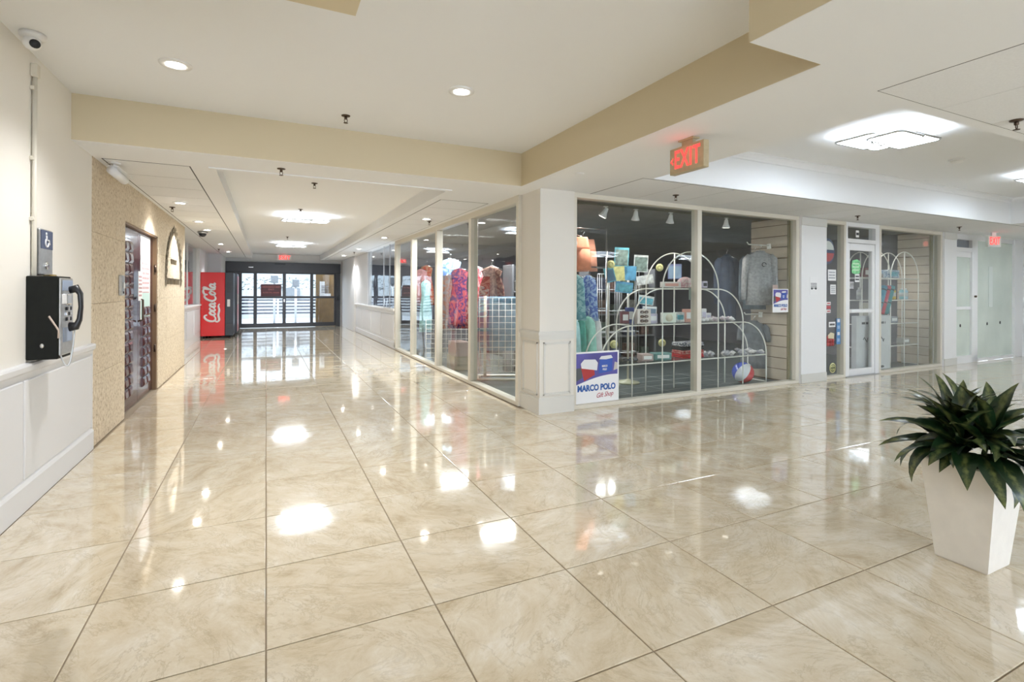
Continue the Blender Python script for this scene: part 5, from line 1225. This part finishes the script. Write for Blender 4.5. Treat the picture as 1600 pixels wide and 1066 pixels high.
m = MB(); m.box(-0.04, 0.04, -0.06, 0.20, -0.008, 0.0); m.T = None; sv = m.build('sun_shield', M_WHITE, bc, (0.005, 0.03, -0.045), Euler((-0.18, 0, -0.18)))
m = MB(); m.tube([(0.029, 0.199, -0.119), (0.031, 0.206, -0.1215)], 0.028, 14); m.build('lens', M_BLACK, bc)

# ------------------------------------------------------------------ exit signs
def exit_sign(name, loc, rot, label, w=0.34, h=0.19, t=0.05, body=M_GOLD, arrow=True, stem=0.045):
    e = empty(name, loc, rot, label=label, cat='exit sign')
    m = MB(); m.cbox(-w / 2, w / 2, -t / 2, t / 2, -h, 0, 0.003); m.build('housing', body, e)
    m = MB(); m.cbox(-w * 0.22, w * 0.22, -t * 0.7, t * 0.7, stem - 0.012, stem, 0.003); m.box(-w * 0.16, w * 0.16, -t * 0.3, t * 0.3, 0, stem - 0.012); m.build('canopy', body if arrow else M_WHITE, e)
    text('EXIT', h * 0.98, M_RED, e, (w * 0.02, -t / 2 - 0.001, -h / 2), FRONT, 0.0015, 0.0022, 0, 1.08, 0.62 * w / 0.33)
    if arrow:
        m = MB(); m.prism([(-w * 0.5 + 0.008, -h * 0.5), (-w * 0.5 + 0.035, -h * 0.36), (-w * 0.5 + 0.035, -h * 0.43), (-w * 0.5 + 0.022, -h * 0.5), (-w * 0.5 + 0.035, -h * 0.57), (-w * 0.5 + 0.035, -h * 0.64)], -t / 2 - 0.002, -t / 2, 'y'); m.build('arrow', M_RED, e)
    l = bpy.data.lights.new('exit_glow', 'POINT'); l.energy = 0.07; l.color = (1, 0.15, 0.12); l.shadow_soft_size = 0.05
    lo = bpy.data.objects.new('exit_glow', l); COL.objects.link(lo); lo.parent = e; lo.location = (0, -0.09, -h * 0.3)
    return e
exit_sign('exit_sign', (2.745, 2.775, 2.38), -PI / 2, 'brass exit sign with left arrow hanging from the soffit', 0.33)
exit_sign('exit_sign', (0.57, 19.55, 2.55), 0.0, 'red and white exit sign above the sliding glass doors', 0.46, 0.20, 0.05, M_WHITE, False, 0.035)
q = fp(9.20, -0.42, 2.36)
exit_sign('exit_sign', q, FROT - 0.25, 'white exit sign in front of the frosted green panel', 0.30, 0.20, 0.04, mat('sign_white', (0.62, 0.66, 0.62), 0.4), False, ZS - 2.36)

# ------------------------------------------------------------------ track lights in the shop window
tr = empty('track_rail', fp(2.3, 0.52, 2.44), FROT, label='dark ceiling track along the top of the big shop window', cat='track')
m = MB(); m.cbox(-1.5, 1.9, -0.018, 0.018, -0.03, 0, 0.003); m.build('channel', mat('track_grey', (0.14, 0.13, 0.10), 0.5), tr)
m = MB(); m.cbox(-1.5, -1.38, -0.03, 0.03, -0.04, 0, 0.003); m.build('feed_box', mat('track_grey', (0.14, 0.13, 0.10), 0.5), tr)
def track_head(s, d, z, aim, label, watts=16):
    h = empty('track_spotlight', fp(s, d, z), FROT, label=label, cat='spotlight')
    m = MB(); m.tube([(0, 0, 0), (0, 0, -0.05)], 0.009, 8); m.cbox(-0.03, 0.03, -0.016, 0.016, -0.012, 0.0, 0.003); m.build('stem', M_WHITE, h)
    a = Vector(aim).normalized(); c = Vector((0, 0, -0.055))
    m = MB(); m.tube([c - a * 0.035, c - a * 0.02, c + a * 0.03, c + a * 0.085, c + a * 0.09], [0.018, 0.026, 0.034, 0.055, 0.055], 16); m.build('shade', M_WHITE, h)
    m = MB(); m.tube([c + a * 0.0905, c + a * 0.092], 0.046, 14); m.build('lens', emit('track_lens', (1.0, 0.94, 0.85), 2.5), h)
    spot(h, c + a * 0.10, watts, 1.6, 0.8, a, (1, 0.95, 0.88), 0.04)
for s, aim, lb in ((1.27, (-0.35, 0.35, -0.9), 'white track spotlight tilted left nearest the column'), (1.76, (0.15, 0.3, -1), 'second white track spotlight from the column'), (2.37, (0.1, 0.3, -1), 'third white track spotlight by the window mullion'), (3.45, (0.05, 0.1, -1), 'white track spotlight alone in the right pane')):
    track_head(s, 0.52, 2.41, aim, lb)
track_head(7.05, 0.45, 2.44, (0.5, 0.1, -0.8), 'white spotlight above the double arched rack', 14)
for x, y, w in ((5.6, 8.0, 22), (8.6, 7.0, 20), (3.6, 7.2, 55), (3.6, 9.6, 55)):  # unseen area lights with no fixture, added to brighten the shop interior
    l = bpy.data.lights.new('shop_fill', 'AREA'); l.energy = w; l.shape = 'RECTANGLE'; l.size = 1.2; l.size_y = 0.2; l.color = (0.95, 0.97, 1.0)
    o = bpy.data.objects.new('shop_fill', l); COL.objects.link(o); o.location = (x, y, 2.42)
# ------------------------------------------------------------------ vending machines
def script_strokes():
    S_ = []
    def C(o, k=1.0):
        return [(o + 1.25 * k, 1.05), (o + 1.12 * k, 1.38), (o + 0.80 * k, 1.42), (o + 0.42 * k, 1.10), (o + 0.20 * k, 0.62), (o + 0.22 * k, 0.18), (o + 0.50 * k, -0.06), (o + 0.90 * k, 0.02), (o + 1.25 * k, 0.32)]
    def O(cx, r=0.25): return [(cx + r * math.cos(a) + 0.1 * math.sin(a), 0.36 + 0.36 * math.sin(a)) for a in [i * PI / 6 for i in range(13)]]
    def Cs(cx): return [(cx + 0.24 * math.cos(a) + 0.1 * math.sin(a), 0.36 + 0.36 * math.sin(a)) for a in [math.radians(50 + i * 26) for i in range(11)]]
    def A(cx): return [O(cx, 0.23), [(cx + 0.36, 0.74), (cx + 0.26, 0.22), (cx + 0.36, 0.0), (cx + 0.56, 0.14)]]
    S_.append(C(0)); S_.append([(0.30, 0.06), (0.10, -0.30), (0.45, -0.58), (1.2, -0.44), (2.0, -0.58), (2.7, -0.46), (3.1, -0.62)])
    S_.append(O(1.50)); S_.append([(1.70, 0.55), (1.95, 0.62)]); S_.append(Cs(2.18)); S_.append([(2.3, 0.06), (2.55, 0.3)]); S_ += A(2.80)
    S_.append([(3.32, 0.40), (3.66, 0.48)])
    S_.append(C(3.40)); S_.append([(4.62, 1.0), (4.70, 1.45), (5.2, 1.62), (5.7, 1.5)])
    S_.append(O(4.85)); S_.append([(5.06, 0.55), (5.3, 0.62)])
    S_.append([(5.30, 0.5), (5.72, 1.15), (5.80, 1.52), (5.64, 1.56), (5.52, 1.1), (5.44, 0.3), (5.56, 0.0), (5.76, 0.14)]); S_ += A(6.02)
    return S_
def vending(loc, label, front):
    v = empty('vending_machine', loc, 0.0, label=label, cat='vending machine')
    W, D, H = 0.78, 0.84, 1.80
    m = MB(); m.cbox(0, W, 0.06, D, 0.06, H, 0.008); m.build('cabinet', M_BLACK, v)
    m = MB(); m.cbox(0.0, 0.575, 0, 0.06, 0.06, H, 0.008); fp_ = m.build('front_panel', M_COKE, v)
    m = MB(); m.cbox(0.58, W, 0.004, 0.06, 0.06, H, 0.006); ctl = m.build('control_strip', mat('control_black', (0.02, 0.022, 0.028), 0.3), v)
    for x in (0.08, 0.70):
        for y in (0.12, 0.74):
            m = MB(); m.lathe([(0.03, 0), (0.03, 0.06)], 10, (x, y, 0)); m.build('foot', M_BLACK, v)
    if front:
        mb = MB(); k = 0.165
        for st in script_strokes():
            pts = []
            for a, b in st: pts.append((b * k * 1.05 + 0.02, 0, a * k * 1.0))
            P = []
            for i in range(len(pts) - 1):           # Catmull-Rom smoothing
                p0, p1, p2, p3 = (Vector(pts[max(i - 1, 0)]), Vector(pts[i]), Vector(pts[i + 1]), Vector(pts[min(i + 2, len(pts) - 1)]))
                for t in (0, 0.33, 0.66): P.append(0.5 * ((2 * p1) + (-p0 + p2) * t + (2 * p0 - 5 * p1 + 4 * p2 - p3) * t * t + (-p0 + 3 * p1 - 3 * p2 + p3) * t ** 3))
            P.append(Vector(pts[-1])); n = len(P)
            rad = [0.010 + 0.019 * math.sin(PI * (0.15 + 0.75 * i / (n - 1))) for i in range(n)]
            o0 = len(mb.v); mb.tube(P, rad, 6)
            mb.v[o0:] = [(x, y * 0.12, z) for x, y, z in mb.v[o0:]]
        mb.v = [(-x, y, z) for x, y, z in mb.v]
        mb.build('script_logo', M_PAPER, fp_, (0.36, -0.002, 0.43))
        m = MB(); m.cbox(0.63, 0.70, -0.012, 0.004, 0.86, 1.06, 0.004); m.build('card_reader', M_PAPER, ctl)
        m = MB(); m.cbox(0.62, 0.74, -0.004, 0.004, 1.25, 1.55, 0.003); m.build('selection_panel', M_DARK, ctl)
        m = MB(); m.cbox(0.60, 0.76, -0.004, 0.004, 0.25, 0.40, 0.003); m.build('coin_return', M_DARK, ctl)
    for k_, (z0, z1, c) in enumerate(((0.10, 0.9, (0.45, 0.02, 0.03)), (0.9, 1.2, (0.4, 0.28, 0.2)), (1.2, 1.74, (0.42, 0.04, 0.05)))):
        if not front:
            m = MB(); m.cbox(W - 0.002, W + 0.008, 0.08, D - 0.03, z0, z1 - 0.01, 0.003); m.build('side_decal', mat('decal_%d' % k_, c, 0.3), v)
    if not front:
        m = MB(); m.prism([(0.12, 0.10), (0.30, 0.10), (0.20, 0.95), (0.12, 1.0)], W + 0.008, W + 0.012, 'x'); m.build('white_swoosh', M_PAPER, v)
vending((-1.595, 16.1, 0), 'red vending machine with white script lettering by the alcove', True)
vending((-1.545, 17.05, 0), 'second vending machine with red side decals just behind the first', False)

# ------------------------------------------------------------------ outside the sliding doors
m = MB(); m.box(-14, 18, 20.12, 45, -0.05, -0.004); m.build('ground_outside', mat('pale_concrete', (0.24, 0.26, 0.27), 0.6, noise=0.15, nscale=0.8), kind='structure')
m = MB(); m.box(-14, 18, 27.0, 27.2, 0, 1.32); m.build('wall_parapet', mat('parapet_paint', (0.30, 0.32, 0.32), 0.7), kind='structure')
rl = empty('railing', (-6, 23.2, 0), label='dark horizontal bar railing outside the sliding doors', cat='railing')
for k in range(5):
    m = MB(); m.cbox(0, 14, -0.02, 0.02, 0.34 + k * 0.135, 0.41 + k * 0.135, 0.006); m.build('bar', mat('rail_blue', (0.015, 0.018, 0.03), 0.4), rl)
for x in (0.1, 2.8, 6.44, 9.2, 12.0, 13.9):
    m = MB(); m.cbox(x - 0.03, x + 0.03, -0.05, -0.02, 0, 0.96, 0.005); m.build('post', M_WHITE, rl)
hm = MB(); rr = random.Random(5)
for i in range(3600):
    x, y, z = rr.uniform(-9, 11), rr.uniform(27.45, 28.4), rr.uniform(0.03, 1.95); s = rr.uniform(0.05, 0.12); a, b = rr.uniform(0, 6.28), rr.uniform(-1, 1)
    u = Vector((math.cos(a), math.sin(a), b * 0.6)) * s; w = Vector((-math.sin(a) * 0.4, math.cos(a) * 0.4, 0.5)) * s
    p = Vector((x, y, z)); hm.add([p - u, p - w * 0.5, p + u, p + w * 0.5], [(0, 1, 2, 3)])
hd = hm.build('hedge', mat('hedge_leaf', (0.02, 0.035, 0.022), 0.7, noise=0.5, nscale=4), None, label='loose dark hedge beyond the white parapet outside', cat='hedge', kind='stuff')
def outbox(x, y, z0, w, h, t, label, post=True):
    r = empty('utility_box', (x, y, 0 if post else z0), label=label, cat='utility box')
    b = z0 if post else 0
    m = MB(); m.cbox(-w / 2, w / 2, -t / 2, t / 2, b, b + h, 0.01); m.build('cabinet', mat('utility_grey', (0.06, 0.075, 0.085), 0.5), r)
    m = MB(); m.cbox(-w / 2 + 0.03, w / 2 - 0.03, -t / 2 - 0.012, -t / 2, b + 0.04, b + h - 0.06, 0.004); m.build('door', mat('utility_grey2', (0.075, 0.09, 0.10), 0.5), r)
    if post:
        m = MB(); m.tube([(0, 0, 0), (0, 0, b)], 0.04, 10); m.build('post', M_STEEL, r)
outbox(0.30, 22.4, 1.60, 0.27, 0.30, 0.14, 'grey utility box on a post behind the maroon sign'); outbox(1.08, 22.4, 1.45, 0.26, 0.30, 0.14, 'grey utility box on a post right of the door centre')
outbox(1.17, 26.88, 0.98, 0.62, 0.45, 0.2, 'wide grey cabinet on the white parapet outside right of the door centre', False)
pb = empty('plywood_board', (2.12, 20.75, 0), label='brown plywood board standing outside the right door leaf', cat='board')
m = MB(); m.cbox(-0.42, 0.9, -0.012, 0.012, 0.02, 2.05, 0.003); m.build('sheet', mat('plywood', (0.20, 0.115, 0.035), 0.6, noise=0.2, nscale=5), pb)
m = MB(); m.box(-0.42, 0.9, 0.012, 0.05, 0.0, 0.06); m.box(-0.42, -0.36, 0.012, 0.05, 0.06, 2.0); m.build('batten', M_JAMB, pb)
pn = empty('posted_notice', (2.02, 20.73, 1.36), label='white notice posted on the plywood board', cat='notice')
m = MB(); m.box(-0.18, 0.0, 0, 0.003, -0.28, 0.30); m.box(0.0, 0.22, 0, 0.003, -0.28, -0.16); m.build('sheet', M_PAPER, pn)
lines(pn, 0.3, 0.4, 5, seed=6)
m = MB(); m.box(-14, 18, 38, 38.3, 0, 5.0); m.build('wall_building_outside', mat('pale_facade', (0.30, 0.33, 0.34), 0.8), kind='structure')

# ------------------------------------------------------------------ potted plant
pt = empty('potted_plant', (3.145, 1.29, 0), label='leafy dark green plant in a tapered square white planter', cat='plant')
b, t, h = 0.105, 0.150, 0.495
m = MB()
def sq(r, z): return [(-r, -r, z), (r, -r, z), (r, r, z), (-r, r, z)]
rows = [sq(b - 0.006, 0), sq(b, 0.008), sq(t, h - 0.006), sq(t - 0.005, h), sq(t - 0.022, h), sq(t - 0.03, h - 0.05)]
vs = sum(rows, []); fs = [(3, 2, 1, 0)]
for i in range(5):
    for j in range(4): fs.append((i * 4 + j, i * 4 + (j + 1) % 4, i * 4 + 4 + (j + 1) % 4, i * 4 + 4 + j))
m.add(vs, fs); m.build('planter', mat('planter_white', (0.74, 0.70, 0.64), 0.5, noise=0.04, nscale=12, bump=0.05, bscale=120), pt)
m = MB(); m.box(-t + 0.028, t - 0.028, -t + 0.028, t - 0.028, h - 0.06, h - 0.045); m.build('soil', mat('soil', (0.03, 0.022, 0.015), 0.95, noise=0.4, nscale=60, bump=0.4), pt)
def leaf_mesh(L, w, droop, wav):
    mb = MB(); n = 9; vs = []; x = z = 0.0; ang = 0.0; ds = L / n
    for i in range(n + 1):
        q = i / n
        wid = w * (math.sin(PI * min(1, q * 0.97 + 0.03)) ** 0.75) * (1.2 - 0.75 * q) + 0.0006
        for j in (-2, -1, 0, 1, 2):
            yy = wid * j / 2
            vs.append((x, yy, z + abs(j) * wid * 0.16 + wav * math.sin(q * 11 + j) * wid * 0.25))
        ang -= droop * (0.4 + 1.2 * q) / n; x += ds * math.cos(ang); z += ds * math.sin(ang)
    fs = [(i * 5 + j, i * 5 + j + 1, i * 5 + 6 + j, i * 5 + 5 + j) for i in range(n) for j in range(4)]
    mb.add(vs, fs, True)
    return mb
specs = [(0.29, 0.044, 0.6, 0.5), (0.33, 0.050, 1.0, 0.6), (0.27, 0.056, 1.6, 0.4), (0.31, 0.034, 0.9, 0.7), (0.34, 0.052, 2.1, 0.5), (0.22, 0.032, 0.45, 0.6)]
leaf_me = [None] * 6
rp = random.Random(21)
def leaf(k, loc, az, el, roll):
    rot = (Matrix.Rotation(az, 4, 'Z') @ Matrix.Rotation(-el, 4, 'Y') @ Matrix.Rotation(roll, 4, 'X')).to_euler()
    if leaf_me[k] is None: leaf_me[k] = leaf_mesh(*specs[k]).build('leaf', M_LEAF, pt, loc, rot).data; o = None
    else: link('leaf', leaf_me[k], pt, loc, rot)
stems = MB()
for sx, sy in ((-0.05, 0.02), (0.05, -0.03), (0.0, 0.06), (0.06, 0.05), (-0.03, -0.06)):
    top = Vector((sx * 1.5, sy * 1.5, h + 0.13 + rp.random() * 0.05))
    stems.tube([(sx * 0.6, sy * 0.6, h - 0.05), (sx, sy, h + 0.05), top], [0.012, 0.010, 0.006], 7)
    n = 17
    for i in range(n):
        q = i / (n - 1)
        az = i * 2.39996 + sx * 40; el = math.radians(max(9, 8 + 62 * q + rp.uniform(-14, 14)))
        zz = h + 0.045 + 0.11 * q
        k = rp.choice([1, 2, 4]) if q < 0.4 else (rp.choice([0, 1, 3]) if q < 0.75 else rp.choice([0, 3, 5]))
        out = 0.06 * max(0, 1 - q * 1.6)      # low leaves start nearer the rim
        leaf(k, (sx * (0.8 + 0.6 * q) + out * math.cos(az), sy * (0.8 + 0.6 * q) + out * math.sin(az), zz), az, el, rp.uniform(-0.4, 0.4))
for x, y, az, el, k in ((-0.10, -0.02, 3.5, 8, 2), (-0.08, -0.09, 3.95, 10, 4), (0.0, -0.11, 4.45, 6, 2), (0.07, -0.10, 4.9, 10, 4), (0.10, -0.06, 5.6, 4, 4), (-0.11, 0.08, 2.9, 12, 3), (-0.05, -0.10, 4.2, 22, 1)):
    leaf(k, (x, y, h + 0.055), az, math.radians(el), rp.uniform(-0.3, 0.3))
stems.build('stem', mat('stem_green', (0.05, 0.09, 0.03), 0.6), pt)
